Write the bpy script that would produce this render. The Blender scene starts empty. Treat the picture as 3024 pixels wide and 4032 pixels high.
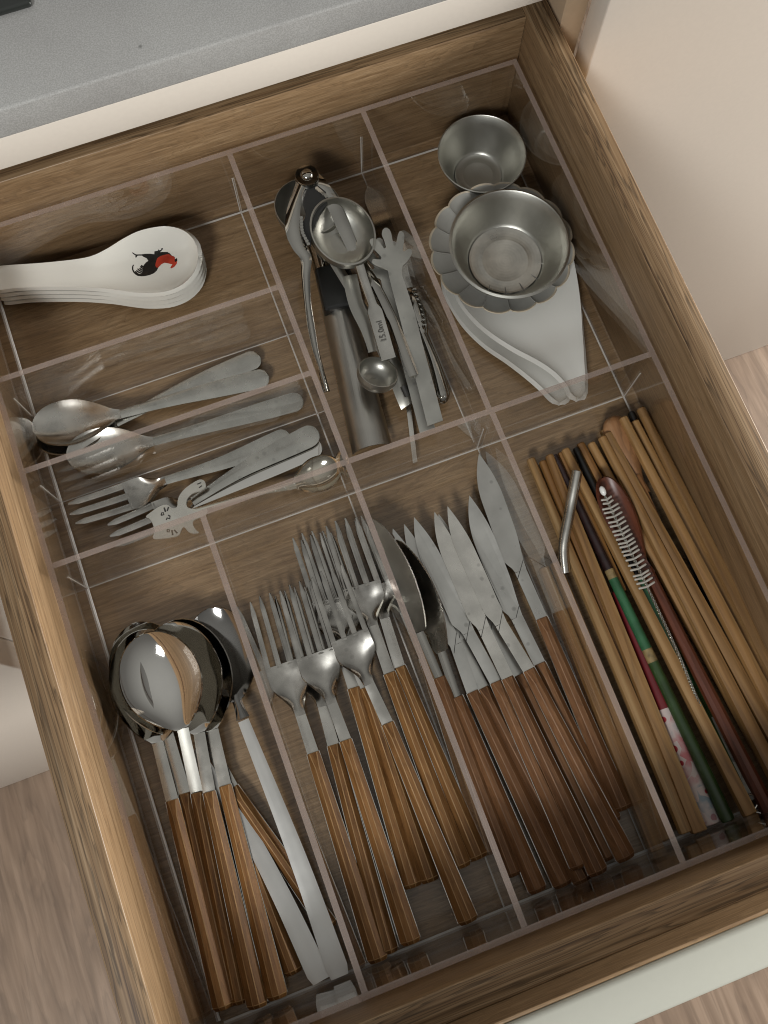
import bpy, bmesh, math, random
from mathutils import Vector, Matrix
random.seed(7)
S = 0.001                                   # everything below is measured in millimetres
sc = bpy.context.scene
COL = sc.collection

# ------------------------------------------------------------------ camera
cam_d = bpy.data.cameras.new("camera"); cam = bpy.data.objects.new("camera", cam_d); COL.objects.link(cam)
cam_d.sensor_fit = 'VERTICAL'; cam_d.sensor_height = 24.0; cam_d.lens = 24.0*3829.993/4032.0
cam_d.clip_start = 0.02; cam_d.clip_end = 50
cam.location = (0.1295609, 0.1060795, 0.5851333)
cam.rotation_euler = (math.radians(14.091), math.radians(-0.632), math.radians(-20.55))
sc.camera = cam

# ------------------------------------------------------------------ light
w = bpy.data.worlds.new("World"); sc.world = w; w.use_nodes = True
wn = w.node_tree.nodes; wl = w.node_tree.links
bg = wn["Background"]
tc = wn.new('ShaderNodeTexCoord'); sx = wn.new('ShaderNodeSeparateXYZ'); rp = wn.new('ShaderNodeValToRGB')
wl.new(tc.outputs['Generated'], sx.inputs[0]); mr = wn.new('ShaderNodeMapRange')
wl.new(sx.outputs['Z'], mr.inputs[0]); mr.inputs[1].default_value = -1; mr.inputs[2].default_value = 1
wl.new(mr.outputs[0], rp.inputs[0])
e = rp.color_ramp.elements
e[0].position = 0.0; e[0].color = (0.10, 0.085, 0.07, 1)
e[1].position = 1.0; e[1].color = (0.52, 0.52, 0.50, 1)
k = rp.color_ramp.elements.new(0.5); k.color = (0.065, 0.062, 0.055, 1)
k = rp.color_ramp.elements.new(0.78); k.color = (0.185, 0.18, 0.17, 1)
wl.new(rp.outputs[0], bg.inputs[0]); bg.inputs[1].default_value = 0.85

def area(name, loc, target, sx_, sy_, power, color):
    d = bpy.data.lights.new(name, 'AREA'); d.shape = 'RECTANGLE'; d.size = sx_; d.size_y = sy_
    d.energy = power; d.color = color
    o = bpy.data.objects.new(name, d); COL.objects.link(o); o.location = loc
    o.rotation_euler = (Vector(target)-Vector(loc)).to_track_quat('-Z', 'Y').to_euler()
    return o
# daylight from a tall window a few metres off to the right of the drawer, and an added front-left lamp for fill and the door shadow
area("window_light", (2.4, -0.10, 0.48), (0.10, 0.25, 0.05), 1.1, 0.75, 112.0, (1.0, 0.98, 0.94))
area("fill_light", (-0.9, -1.3, 1.9), (0.3, 0.3, 0.0), 0.5, 0.5, 42.0, (0.98, 1.0, 1.0))

vs = sc.view_settings
vs.view_transform = 'Standard'; vs.look = 'None'; vs.exposure = 0.0; vs.gamma = 1.0
sc.render.engine = 'CYCLES'
sc.cycles.filter_width = 1.05; sc.cycles.max_bounces = 14; sc.cycles.transparent_max_bounces = 48
sc.cycles.glossy_bounces = 8; sc.cycles.diffuse_bounces = 4; sc.cycles.transmission_bounces = 8
sc.cycles.caustics_reflective = False; sc.cycles.caustics_refractive = False
sc.cycles.use_denoising = True
sc.cycles.denoising_input_passes = 'RGB_ALBEDO_NORMAL'
sc.cycles.sample_clamp_indirect = 2.5

# ------------------------------------------------------------------ materials
def newmat(name):
    m = bpy.data.materials.new(name); m.use_nodes = True
    return m, m.node_tree.nodes, m.node_tree.links, m.node_tree.nodes['Principled BSDF']
def N(nt, t, **kw):
    n = nt.new(t)
    for k_, v in kw.items(): setattr(n, k_, v)
    return n
def ramp(nodes, stops):
    r = nodes.new('ShaderNodeValToRGB'); el = r.color_ramp.elements
    el[0].position = stops[0][0]; el[0].color = (*stops[0][1], 1)
    el[1].position = stops[-1][0]; el[1].color = (*stops[-1][1], 1)
    for p, c in stops[1:-1]:
        q = el.new(p); q.color = (*c, 1)
    return r
def wood(name, stops, axis=0, size=1.0, stretch=14, rough=0.45, bump=0.12, fine=0.45, spec=0.5, seed=0, swirl=0.6, lines=0.0, lf=75, vary=0.0, rings=9, rs=0.3):
    """plank or laminate: long noise streaks along one object axis, finer pores on top"""
    m, n, l, b = newmat(name)
    tc = n.new('ShaderNodeTexCoord')
    oi = n.new('ShaderNodeObjectInfo')
    add = N(n, 'ShaderNodeVectorMath', operation='ADD'); l.new(tc.outputs['Object'], add.inputs[0])
    mul = N(n, 'ShaderNodeVectorMath', operation='SCALE'); mul.inputs[0].default_value = (0.7, 1.3, 0.9)
    l.new(oi.outputs['Random'], mul.inputs['Scale']); l.new(mul.outputs[0], add.inputs[1])
    def mapped(f, st):
        mp = n.new('ShaderNodeMapping'); sc3 = [f*1000*S, f*1000*S, f*1000*S]; sc3[axis] /= st
        mp.inputs['Scale'].default_value = sc3; mp.inputs['Location'].default_value = (seed*1.7, seed*0.9, seed)
        l.new(add.outputs[0], mp.inputs[0]); return mp
    m1 = mapped(28*size, stretch*0.45)
    n1 = n.new('ShaderNodeTexNoise'); n1.inputs['Scale'].default_value = 1; n1.inputs['Detail'].default_value = 5
    n1.inputs['Distortion'].default_value = swirl; l.new(m1.outputs[0], n1.inputs[0])
    m2 = mapped(220*size, stretch)
    n2 = n.new('ShaderNodeTexNoise'); n2.inputs['Scale'].default_value = 1; n2.inputs['Detail'].default_value = 4
    n2.inputs['Distortion'].default_value = 0.3
    l.new(m2.outputs[0], n2.inputs[0])
    mx = N(n, 'ShaderNodeMix', data_type='FLOAT'); mx.inputs[0].default_value = fine
    l.new(n1.outputs[0], mx.inputs[2]); l.new(n2.outputs[0], mx.inputs[3])
    src = mx.outputs[0]
    if lines:
        m3 = mapped(lf*size, stretch*3.5)
        n3 = n.new('ShaderNodeTexNoise'); n3.inputs['Scale'].default_value = 1; n3.inputs['Detail'].default_value = 2
        l.new(m3.outputs[0], n3.inputs[0])
        mx2 = N(n, 'ShaderNodeMix', data_type='FLOAT'); mx2.inputs[0].default_value = lines
        l.new(src, mx2.inputs[2]); l.new(n3.outputs[0], mx2.inputs[3]); src = mx2.outputs[0]
    r = ramp(n, stops); l.new(src, r.inputs[0])
    if rings:                                        # growth-ring lines: level lines of the stretched noise
        k1 = N(n, 'ShaderNodeMath', operation='MULTIPLY'); k1.inputs[1].default_value = rings; l.new(n1.outputs[0], k1.inputs[0])
        k2 = N(n, 'ShaderNodeMath', operation='FRACT'); l.new(k1.outputs[0], k2.inputs[0])
        kr = ramp(n, [(0.0, (1-rs,)*3), (0.16, (1-rs*.45,)*3), (0.42, (1.0,)*3), (0.86, (1.06,)*3), (1.0, (1-rs,)*3)]); l.new(k2.outputs[0], kr.inputs[0])
        km = N(n, 'ShaderNodeMix', data_type='RGBA', blend_type='MULTIPLY'); km.inputs[0].default_value = 1
        l.new(r.outputs[0], km.inputs[6]); l.new(kr.outputs[0], km.inputs[7]); rout = km.outputs[2]
    else: rout = r.outputs[0]
    vr = n.new('ShaderNodeMapRange'); vr.inputs[3].default_value = 1-vary; vr.inputs[4].default_value = 1+vary; l.new(oi.outputs['Random'], vr.inputs[0])
    hs = n.new('ShaderNodeHueSaturation'); l.new(vr.outputs[0], hs.inputs['Value']); l.new(rout, hs.inputs['Color'])
    l.new(hs.outputs[0], b.inputs['Base Color'])
    b.inputs['Roughness'].default_value = rough; b.inputs['Specular IOR Level'].default_value = spec
    bp = n.new('ShaderNodeBump'); bp.inputs['Strength'].default_value = bump; bp.inputs['Distance'].default_value = 0.0006
    l.new(n2.outputs[0], bp.inputs['Height']); l.new(bp.outputs[0], b.inputs['Normal'])
    return m
def flat(name, col, rough=0.4, metal=0.0, spec=0.5, noise=0.0, nscale=60, bump=0.0, coat=0.0):
    m, n, l, b = newmat(name)
    b.inputs['Roughness'].default_value = rough; b.inputs['Metallic'].default_value = metal
    b.inputs['Specular IOR Level'].default_value = spec; b.inputs['Coat Weight'].default_value = coat
    tc = n.new('ShaderNodeTexCoord'); no = n.new('ShaderNodeTexNoise'); no.inputs['Scale'].default_value = nscale
    no.inputs['Detail'].default_value = 6; l.new(tc.outputs['Object'], no.inputs[0])
    lo = tuple(max(0, c*(1-noise)) for c in col); hi = tuple(min(1, c*(1+noise)) for c in col)
    r = ramp(n, [(0.3, lo), (0.7, hi)]); l.new(no.outputs[0], r.inputs[0]); l.new(r.outputs[0], b.inputs['Base Color'])
    if bump:
        bp = n.new('ShaderNodeBump'); bp.inputs['Strength'].default_value = bump; bp.inputs['Distance'].default_value = 0.0004
        l.new(no.outputs[0], bp.inputs['Height']); l.new(bp.outputs[0], b.inputs['Normal'])
    return m
def steel(name, col=(0.62, 0.61, 0.58), r0=0.12, r1=0.3, spots=0.0, brush=0.0, axis=0, bump=0.0, rings=False, smear=0.12):
    """stainless steel: smears and water spots in the roughness, optional brushing along an axis"""
    m, n, l, b = newmat(name)
    b.inputs['Metallic'].default_value = 1
    tc = n.new('ShaderNodeTexCoord'); oi = n.new('ShaderNodeObjectInfo')
    add = N(n, 'ShaderNodeVectorMath', operation='ADD'); l.new(tc.outputs['Object'], add.inputs[0])
    mul = N(n, 'ShaderNodeVectorMath', operation='SCALE'); mul.inputs[0].default_value = (0.5, 0.8, 0.3)
    l.new(oi.outputs['Random'], mul.inputs['Scale']); l.new(mul.outputs[0], add.inputs[1])
    no = n.new('ShaderNodeTexNoise'); no.inputs['Scale'].default_value = 55; no.inputs['Detail'].default_value = 6
    l.new(add.outputs[0], no.inputs[0])
    mr = n.new('ShaderNodeMapRange'); mr.inputs[1].default_value = 0.3; mr.inputs[2].default_value = 0.7
    mr.inputs[3].default_value = r0; mr.inputs[4].default_value = r1; l.new(no.outputs[0], mr.inputs[0])
    l.new(mr.outputs[0], b.inputs['Roughness'])
    lo = tuple(c*(1-smear) for c in col)
    r = ramp(n, [(0.35, lo), (0.65, col)]); l.new(no.outputs[0], r.inputs[0]); last = r.outputs[0]
    if spots:
        vo = n.new('ShaderNodeTexVoronoi'); vo.inputs['Scale'].default_value = 140; l.new(add.outputs[0], vo.inputs[0])
        rs = ramp(n, [(0.0, (1-spots,)*3), (0.16, (1-spots*0.6,)*3), (0.22, (1, 1, 1))]); l.new(vo.outputs['Distance'], rs.inputs[0])
        gate = ramp(n, [(0.5, (0, 0, 0)), (0.62, (1, 1, 1))]); l.new(vo.outputs['Color'], gate.inputs[0])
        mg = N(n, 'ShaderNodeMix', data_type='RGBA'); l.new(gate.outputs[0], mg.inputs[0])
        mg.inputs[6].default_value = (1, 1, 1, 1); l.new(rs.outputs[0], mg.inputs[7])
        mm = N(n, 'ShaderNodeMix', data_type='RGBA', blend_type='MULTIPLY'); mm.inputs[0].default_value = 1
        l.new(last, mm.inputs[6]); l.new(mg.outputs[2], mm.inputs[7]); last = mm.outputs[2]
    l.new(last, b.inputs['Base Color'])
    if brush or rings:
        if rings:
            w_ = N(n, 'ShaderNodeTexWave', wave_type='RINGS', rings_direction='Z'); w_.inputs['Scale'].default_value = 160
            w_.inputs['Distortion'].default_value = 2.0; w_.inputs['Detail'].default_value = 3; w_.inputs['Detail Scale'].default_value = 0.4
            l.new(tc.outputs['Object'], w_.inputs[0]); h = w_.outputs[0]
        else:
            mp = n.new('ShaderNodeMapping'); s3 = [1800, 1800, 1800]; s3[axis] = 30; mp.inputs['Scale'].default_value = s3
            l.new(add.outputs[0], mp.inputs[0]); n2 = n.new('ShaderNodeTexNoise'); n2.inputs['Scale'].default_value = 1
            l.new(mp.outputs[0], n2.inputs[0]); h = n2.outputs[0]
        bp = n.new('ShaderNodeBump'); bp.inputs['Strength'].default_value = brush or 0.1; bp.inputs['Distance'].default_value = 0.0002
        l.new(h, bp.inputs['Height']); l.new(bp.outputs[0], b.inputs['Normal'])
    return m
def acrylic(name, tint, glossf=1.0, frost=0.0, frostcol=(0.6, 0.5, 0.46)):
    """clear cast acrylic sheet: see-through with Fresnel reflection on each face"""
    m = bpy.data.materials.new(name); m.use_nodes = True; n = m.node_tree.nodes; l = m.node_tree.links; n.clear()
    out = n.new('ShaderNodeOutputMaterial'); tr = n.new('ShaderNodeBsdfTransparent'); tr.inputs[0].default_value = (*tint, 1)
    gl = n.new('ShaderNodeBsdfGlossy'); gl.inputs['Roughness'].default_value = 0.02; gl.inputs[0].default_value = (1, 1, 1, 1)
    lw = n.new('ShaderNodeLayerWeight'); lw.inputs[0].default_value = 0.5          # Schlick on both faces of the sheet
    pw = N(n, 'ShaderNodeMath', operation='POWER'); pw.inputs[1].default_value = 5; l.new(lw.outputs['Facing'], pw.inputs[0])
    ma = N(n, 'ShaderNodeMath', operation='MULTIPLY_ADD'); ma.inputs[1].default_value = 0.96; ma.inputs[2].default_value = 0.04; l.new(pw.outputs[0], ma.inputs[0])
    mf = N(n, 'ShaderNodeMath', operation='MULTIPLY'); mf.inputs[1].default_value = glossf; l.new(ma.outputs[0], mf.inputs[0])
    mx = n.new('ShaderNodeMixShader'); l.new(mf.outputs[0], mx.inputs[0])
    base = tr.outputs[0]
    if frost:
        df = n.new('ShaderNodeBsdfDiffuse'); df.inputs[0].default_value = (*frostcol, 1)
        no = n.new('ShaderNodeTexNoise'); no.inputs['Scale'].default_value = 45; no.inputs['Detail'].default_value = 4
        tc = n.new('ShaderNodeTexCoord'); l.new(tc.outputs['Object'], no.inputs[0])
        r = n.new('ShaderNodeMapRange'); r.inputs[1].default_value = 0.3; r.inputs[2].default_value = 0.7
        r.inputs[3].default_value = frost*0.85; r.inputs[4].default_value = min(1, frost*1.12); l.new(no.outputs[0], r.inputs[0])
        m2 = n.new('ShaderNodeMixShader'); l.new(r.outputs[0], m2.inputs[0]); l.new(tr.outputs[0], m2.inputs[1]); l.new(df.outputs[0], m2.inputs[2])
        base = m2.outputs[0]
    l.new(base, mx.inputs[1]); l.new(gl.outputs[0], mx.inputs[2]); l.new(mx.outputs[0], out.inputs[0])
    return m

LAM = [(0.30, (0.140, 0.081, 0.039)), (0.45, (0.212, 0.131, 0.066)), (0.56, (0.258, 0.166, 0.088)), (0.70, (0.32, 0.217, 0.123))]
M = {}
M['lam_x'] = wood('laminate_x', LAM, 0, 3.0, 15, 0.42, 0.10, 0.78, seed=1, lines=0.2, rings=15, rs=0.20)
M['lam_y'] = wood('laminate_y', LAM, 1, 2.6, 30, 0.42, 0.10, 0.7, seed=2, lines=0.4, lf=150, rings=16, rs=0.22)
EDG = [(0.36, (0.080, 0.043, 0.020)), (0.46, (0.155, 0.093, 0.046)), (0.54, (0.20, 0.127, 0.066)), (0.64, (0.28, 0.19, 0.11))]
M['edge_x'] = wood('edge_band_x', EDG, 0, 2.6, 60, 0.5, 0.10, 0.75, seed=3, lines=0.35, swirl=0.35, lf=270, rings=20, rs=0.55, spec=0.3)
M['edge_y'] = wood('edge_band_y', EDG, 1, 2.6, 60, 0.5, 0.10, 0.75, seed=4, lines=0.35, swirl=0.35, lf=270, rings=20, rs=0.55, spec=0.3)
M['dark_lam'] = wood('dark_laminate', [(0.3, (0.05, 0.028, 0.013)), (0.7, (0.13, 0.075, 0.036))], 0, 1.0, 20, 0.5, 0.1, 0.3, seed=5)
M['floor'] = wood('floor_vinyl', [(0.34, (0.13, 0.086, 0.057)), (0.5, (0.178, 0.122, 0.083)), (0.66, (0.23, 0.163, 0.115))], 1, 0.6, 16, 0.5, 0.1, 0.7, seed=6, rs=0.14)
M['cream'] = flat('cream_lacquer', (0.58, 0.525, 0.46), 0.42, noise=0.015, nscale=300)
M['sage'] = flat('pale_sage_lacquer', (0.44, 0.435, 0.375), 0.35, noise=0.01, nscale=300)
M['tan_edge'] = flat('tan_cabinet_edge', (0.40, 0.29, 0.19), 0.45, noise=0.03, nscale=200)
M['white_panel'] = flat('white_panel', (0.74, 0.73, 0.70), 0.35, noise=0.01)
M['hob'] = flat('black_glass', (0.02, 0.022, 0.02), 0.2)
M['clear'] = acrylic('clear_acrylic', (0.985, 0.982, 0.978), 0.9)
M['base_clear'] = acrylic('clear_acrylic_base', (0.99, 0.99, 0.985), 0.35)
M['clear_edge'] = acrylic('sawn_acrylic_edge', (0.80, 0.72, 0.68), 0.7, 0.42, (0.40, 0.318, 0.275))
M['glue'] = acrylic('acrylic_glue_seam', (0.95, 0.95, 0.95), 1.0, 0.55, (0.72, 0.68, 0.62))
M['refracted_seam'] = flat('refracted_light_seam', (0.95, 0.94, 0.92), 0.6)  # near-white colour stands for light refracted at the wall base
M['ceramic'] = flat('white_glazed_ceramic', (0.66, 0.64, 0.58), 0.16, noise=0.012, nscale=40, coat=0.5)
M['ceramic2'] = flat('matte_white_ceramic', (0.60, 0.585, 0.54), 0.32, noise=0.015, nscale=30)
M['grey_glaze'] = flat('grey_glaze', (0.31, 0.30, 0.27), 0.45, noise=0.12, nscale=60)
M['beige_rim'] = flat('beige_glaze_rim', (0.46, 0.39, 0.29), 0.35, noise=0.15, nscale=200)
M['black_print'] = flat('black_print', (0.012, 0.011, 0.010), 0.25)
M['red_print'] = flat('red_print', (0.36, 0.035, 0.018), 0.25, noise=0.3, nscale=120)
M['polished'] = steel('polished_steel', (0.66, 0.64, 0.60), 0.03, 0.07, smear=0.05)
M['steel'] = steel('satin_steel', (0.54, 0.53, 0.485), 0.17, 0.32, spots=0.2, brush=0.03, smear=0.22)
M['strip'] = steel('worn_steel', (0.55, 0.53, 0.485), 0.16, 0.34, spots=0.1, smear=0.25)
M['blade'] = steel('matte_blade_steel', (0.56, 0.55, 0.515), 0.26, 0.42, spots=0.35, smear=0.16)
M['blade2'] = steel('stained_blade_steel', (0.68, 0.655, 0.60), 0.12, 0.32, spots=0.35, smear=0.26)
M['tong'] = steel('matte_steel', (0.46, 0.45, 0.41), 0.36, 0.48, spots=0.2, smear=0.22)
M['fork'] = steel('fork_steel', (0.48, 0.46, 0.42), 0.13, 0.28, spots=0.2, smear=0.42)
M['brushed'] = steel('brushed_steel', (0.46, 0.44, 0.40), 0.26, 0.36, brush=0.5, axis=0)
M['flat_handle'] = steel('flat_handle_steel', (0.60, 0.59, 0.565), 0.32, 0.4, brush=0.12, smear=0.06)
M['cup'] = steel('cup_steel', (0.42, 0.41, 0.37), 0.34, 0.44, rings=False, brush=0.15, smear=0.1)
M['cup_disc'] = steel('lathe_turned_steel', (0.60, 0.57, 0.51), 0.26, 0.42, rings=True, brush=0.10, smear=0.4)
M['chrome'] = steel('chrome', (0.40, 0.385, 0.35), 0.03, 0.09, smear=0.1)
M['dark_steel'] = steel('dark_mirror_steel', (0.30, 0.29, 0.275), 0.05, 0.12, smear=0.15)
M['black'] = flat('black_plastic', (0.012, 0.012, 0.011), 0.35)
M['stamp'] = flat('stamped_lettering', (0.09, 0.085, 0.075), 0.5)
M['engrave'] = flat('engraved_line', (0.03, 0.028, 0.025), 0.6)
HB = [(0.32, (0.10, 0.042, 0.011)), (0.45, (0.175, 0.079, 0.023)), (0.56, (0.225, 0.107, 0.034)), (0.70, (0.285, 0.145, 0.053))]
M['handle_wood'] = wood('honey_handle_wood', HB, 0, 3.6, 14, 0.52, 0.2, 0.5, seed=8, swirl=0.5, lines=0.2, vary=0.16, rings=9, rs=0.2, spec=0.3)
HR = [(0.32, (0.090, 0.036, 0.013)), (0.45, (0.152, 0.067, 0.026)), (0.56, (0.192, 0.089, 0.037)), (0.70, (0.24, 0.12, 0.053))]
M['red_wood'] = wood('russet_handle_wood', HR, 0, 3.6, 14, 0.55, 0.2, 0.5, seed=9, swirl=0.5, lines=0.2, vary=0.16, rings=9, rs=0.2, spec=0.3)
BB = [(0.36, (0.13, 0.060, 0.017)), (0.46, (0.245, 0.128, 0.044)), (0.54, (0.305, 0.172, 0.065)), (0.64, (0.38, 0.24, 0.105))]
M['honey_edge'] = flat('worn_honey_edge', (0.34, 0.20, 0.085), 0.45, noise=0.2, nscale=150)
M['russet_edge'] = flat('worn_russet_edge', (0.22, 0.115, 0.055), 0.5, noise=0.25, nscale=150)
M['bamboo'] = wood('bamboo', BB, 0, 2.0, 26, 0.5, 0.12, 0.5, seed=10, swirl=0.15, lines=0.45, vary=0.15, rings=7, rs=0.22)
BO = [(0.30, (0.10, 0.038, 0.010)), (0.5, (0.23, 0.108, 0.030)), (0.75, (0.34, 0.175, 0.055))]
M['amber'] = wood('amber_bamboo', BO, 0, 2.0, 26, 0.45, 0.12, 0.5, seed=11, swirl=0.15, lines=0.45, vary=0.15, rings=7, rs=0.22)
M['dark_red_wood'] = wood('dark_red_wood', [(0.3, (0.045, 0.010, 0.004)), (0.5, (0.10, 0.026, 0.011)), (0.72, (0.165, 0.052, 0.022))], 0, 2.0, 16, 0.38, 0.1, 0.4, seed=12)
M['pale_wood'] = wood('pale_spoon_wood', [(0.3, (0.19, 0.085, 0.030)), (0.5, (0.30, 0.145, 0.060)), (0.72, (0.42, 0.25, 0.13))], 0, 1.6, 16, 0.4, 0.1, 0.4, seed=13)
M['dark_lacquer'] = flat('dark_purple_lacquer', (0.022, 0.010, 0.010), 0.35, noise=0.4, nscale=200)
M['black_lacquer'] = flat('black_lacquer', (0.008, 0.007, 0.006), 0.3)
M['gold_lacquer'] = flat('gold_brown_lacquer', (0.24, 0.17, 0.075), 0.4, noise=0.4, nscale=300)
M['green_lacquer'] = flat('green_lacquer', (0.030, 0.115, 0.05), 0.35, noise=0.25, nscale=120)
M['deep_green'] = flat('deep_green_lacquer', (0.024, 0.050, 0.014), 0.30, noise=0.35, nscale=90)
M['red_lacquer'] = flat('red_lacquer', (0.14, 0.012, 0.016), 0.35, noise=0.15, nscale=120)
M['bristle'] = flat('nylon_bristle', (0.42, 0.39, 0.34), 0.35)
M['bead'] = flat('white_bead', (0.8, 0.79, 0.75), 0.2)

def quartz():
    m, n, l, b = newmat('grey_quartz'); tc = n.new('ShaderNodeTexCoord')
    no = n.new('ShaderNodeTexNoise'); no.inputs['Scale'].default_value = 1300; no.inputs['Detail'].default_value = 3; l.new(tc.outputs['Object'], no.inputs[0])
    n2 = n.new('ShaderNodeTexNoise'); n2.inputs['Scale'].default_value = 7; n2.inputs['Detail'].default_value = 4; l.new(tc.outputs['Object'], n2.inputs[0])
    r = ramp(n, [(0.36, (0.245, 0.243, 0.232)), (0.5, (0.285, 0.283, 0.272)), (0.66, (0.33, 0.328, 0.315))]); l.new(no.outputs[0], r.inputs[0])
    r2 = ramp(n, [(0.35, (0.86, 0.845, 0.85)), (0.65, (1.12, 1.12, 1.12))]); l.new(n2.outputs[0], r2.inputs[0])
    mm = N(n, 'ShaderNodeMix', data_type='RGBA', blend_type='MULTIPLY'); mm.inputs[0].default_value = 1
    l.new(r.outputs[0], mm.inputs[6]); l.new(r2.outputs[0], mm.inputs[7])
    vo = n.new('ShaderNodeTexVoronoi'); vo.inputs['Scale'].default_value = 32; l.new(tc.outputs['Object'], vo.inputs[0])
    rs = ramp(n, [(0.035, (0.25, 0.25, 0.25)), (0.06, (1, 1, 1))]); l.new(vo.outputs['Distance'], rs.inputs[0])
    m3 = N(n, 'ShaderNodeMix', data_type='RGBA', blend_type='MULTIPLY'); m3.inputs[0].default_value = 1
    l.new(mm.outputs[2], m3.inputs[6]); l.new(rs.outputs[0], m3.inputs[7]); l.new(m3.outputs[2], b.inputs['Base Color'])
    b.inputs['Roughness'].default_value = 0.42
    return m
M['quartz'] = quartz()
def floral(name, cols, scale):
    m, n, l, b = newmat(name); tc = n.new('ShaderNodeTexCoord')
    vo = n.new('ShaderNodeTexVoronoi'); vo.inputs['Scale'].default_value = scale; l.new(tc.outputs['Object'], vo.inputs[0])
    no = n.new('ShaderNodeTexNoise'); no.inputs['Scale'].default_value = scale*0.45; no.inputs['Detail'].default_value = 3; l.new(tc.outputs['Object'], no.inputs[0])
    r = ramp(n, [(0.35, cols[0]), (0.5, cols[1]), (0.62, cols[2])]); l.new(no.outputs[0], r.inputs[0])
    q = ramp(n, [(0.0, cols[4]), (0.10, cols[3]), (0.30, cols[3]), (0.36, cols[1])]); l.new(vo.outputs['Distance'], q.inputs[0])
    g = ramp(n, [(0.40, (0, 0, 0)), (0.43, (1, 1, 1))]); l.new(vo.outputs['Color'], g.inputs[0])
    mx = N(n, 'ShaderNodeMix', data_type='RGBA'); l.new(g.outputs[0], mx.inputs[0]); l.new(r.outputs[0], mx.inputs[6]); l.new(q.outputs[0], mx.inputs[7])
    l.new(mx.outputs[2], b.inputs['Base Color']); b.inputs['Roughness'].default_value = 0.6
    return m
M['floral_pink'] = floral('pink_floral_print', [(0.50, 0.16, 0.17), (0.55, 0.46, 0.43), (0.26, 0.31, 0.35), (0.33, 0.02, 0.03), (0.6, 0.3, 0.28)], 150)
M['floral_grey'] = floral('grey_floral_print', [(0.06, 0.06, 0.065), (0.26, 0.25, 0.215), (0.12, 0.075, 0.08), (0.30, 0.28, 0.19), (0.1, 0.1, 0.1)], 140)

# ------------------------------------------------------------------ building helpers
def link(name, vs_, fs, mat, parent=None, smooth=False, mi=None, inv=None, sharp=35):
    me = bpy.data.meshes.new(name)
    if inv is not None: vs_ = [inv @ Vector(v) for v in vs_]
    me.from_pydata([tuple(c*S for c in v) for v in vs_], [], fs)
    mats = mat if isinstance(mat, list) else [mat]
    for q in mats: me.materials.append(q)
    if mi: me.polygons.foreach_set('material_index', mi)
    if smooth:
        me.polygons.foreach_set('use_smooth', [True]*len(fs)); me.set_sharp_from_angle(angle=math.radians(sharp))
    me.update()
    o = bpy.data.objects.new(name, me); COL.objects.link(o)
    if parent is not None: o.parent = parent
    return o
def tag(o, label, cat, group=None):
    o['label'] = label; o['category'] = cat
    if group: o['group'] = group
    return o
def thing(name, label, cat, A, B=None, group=None):
    """an Empty at A whose x axis runs towards B; returns it with the matrix from the drawer's millimetres to its own"""
    A = Vector(A); X = (Vector(B)-A).normalized() if B is not None else Vector((1, 0, 0))
    Y = Vector((0, 0, 1)).cross(X).normalized(); Z = X.cross(Y)
    R = Matrix((X, Y, Z)).transposed().to_4x4(); Mx = Matrix.Translation(A) @ R
    o = bpy.data.objects.new(name, None); COL.objects.link(o); o.empty_display_size = 0.01
    o.matrix_world = Matrix.Translation(A*S) @ R
    tag(o, label, cat, group); return o, Mx.inverted()
def box(x0, x1, y0, y1, z0, z1):
    v = [(x0, y0, z0), (x1, y0, z0), (x1, y1, z0), (x0, y1, z0), (x0, y0, z1), (x1, y0, z1), (x1, y1, z1), (x0, y1, z1)]
    f = [(0, 3, 2, 1), (4, 5, 6, 7), (0, 1, 5, 4), (1, 2, 6, 5), (2, 3, 7, 6), (3, 0, 4, 7)]   # bottom top -y +x +y -x
    return v, f
def boxobj(name, b6, mat, parent=None, mi=None, bev=0.0, seg=2):
    v, f = box(*b6); bm = bmesh.new(); mats = mat if isinstance(mat, list) else [mat]
    vv = [bm.verts.new([c*S for c in q]) for q in v]; ff = [bm.faces.new([vv[i] for i in q]) for q in f]
    if mi:
        for q, i in zip(ff, mi): q.material_index = i
    if bev: bmesh.ops.bevel(bm, geom=bm.edges[:], offset=bev*S, segments=seg, profile=0.5, affect='EDGES')
    me = bpy.data.meshes.new(name); bm.to_mesh(me); bm.free()
    for q in mats: me.materials.append(q)
    if bev:
        me.polygons.foreach_set('use_smooth', [True]*len(me.polygons)); me.set_sharp_from_angle(angle=math.radians(50))
    o = bpy.data.objects.new(name, me); COL.objects.link(o)
    if parent: o.parent = parent
    return o
def catmull(P, n):
    P = [Vector(p) for p in P]
    if len(P) == 2: return [P[0].lerp(P[1], i/n) for i in range(n+1)]
    Q = [2*P[0]-P[1]]+P+[2*P[-1]-P[-2]]; out = []
    L = [(P[i+1]-P[i]).length for i in range(len(P)-1)]; tot = sum(L)
    for i in range(n+1):
        d = tot*i/n; k_ = 0
        while k_ < len(L)-1 and d > L[k_]+1e-9: d -= L[k_]; k_ += 1
        t = min(1, d/max(L[k_], 1e-9)); a, b, c, e_ = Q[k_:k_+4]
        out.append(0.5*((2*b)+(c-a)*t+(2*a-5*b+4*c-e_)*t*t+(3*b-3*c+e_-a)*t**3))
    return out
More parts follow.
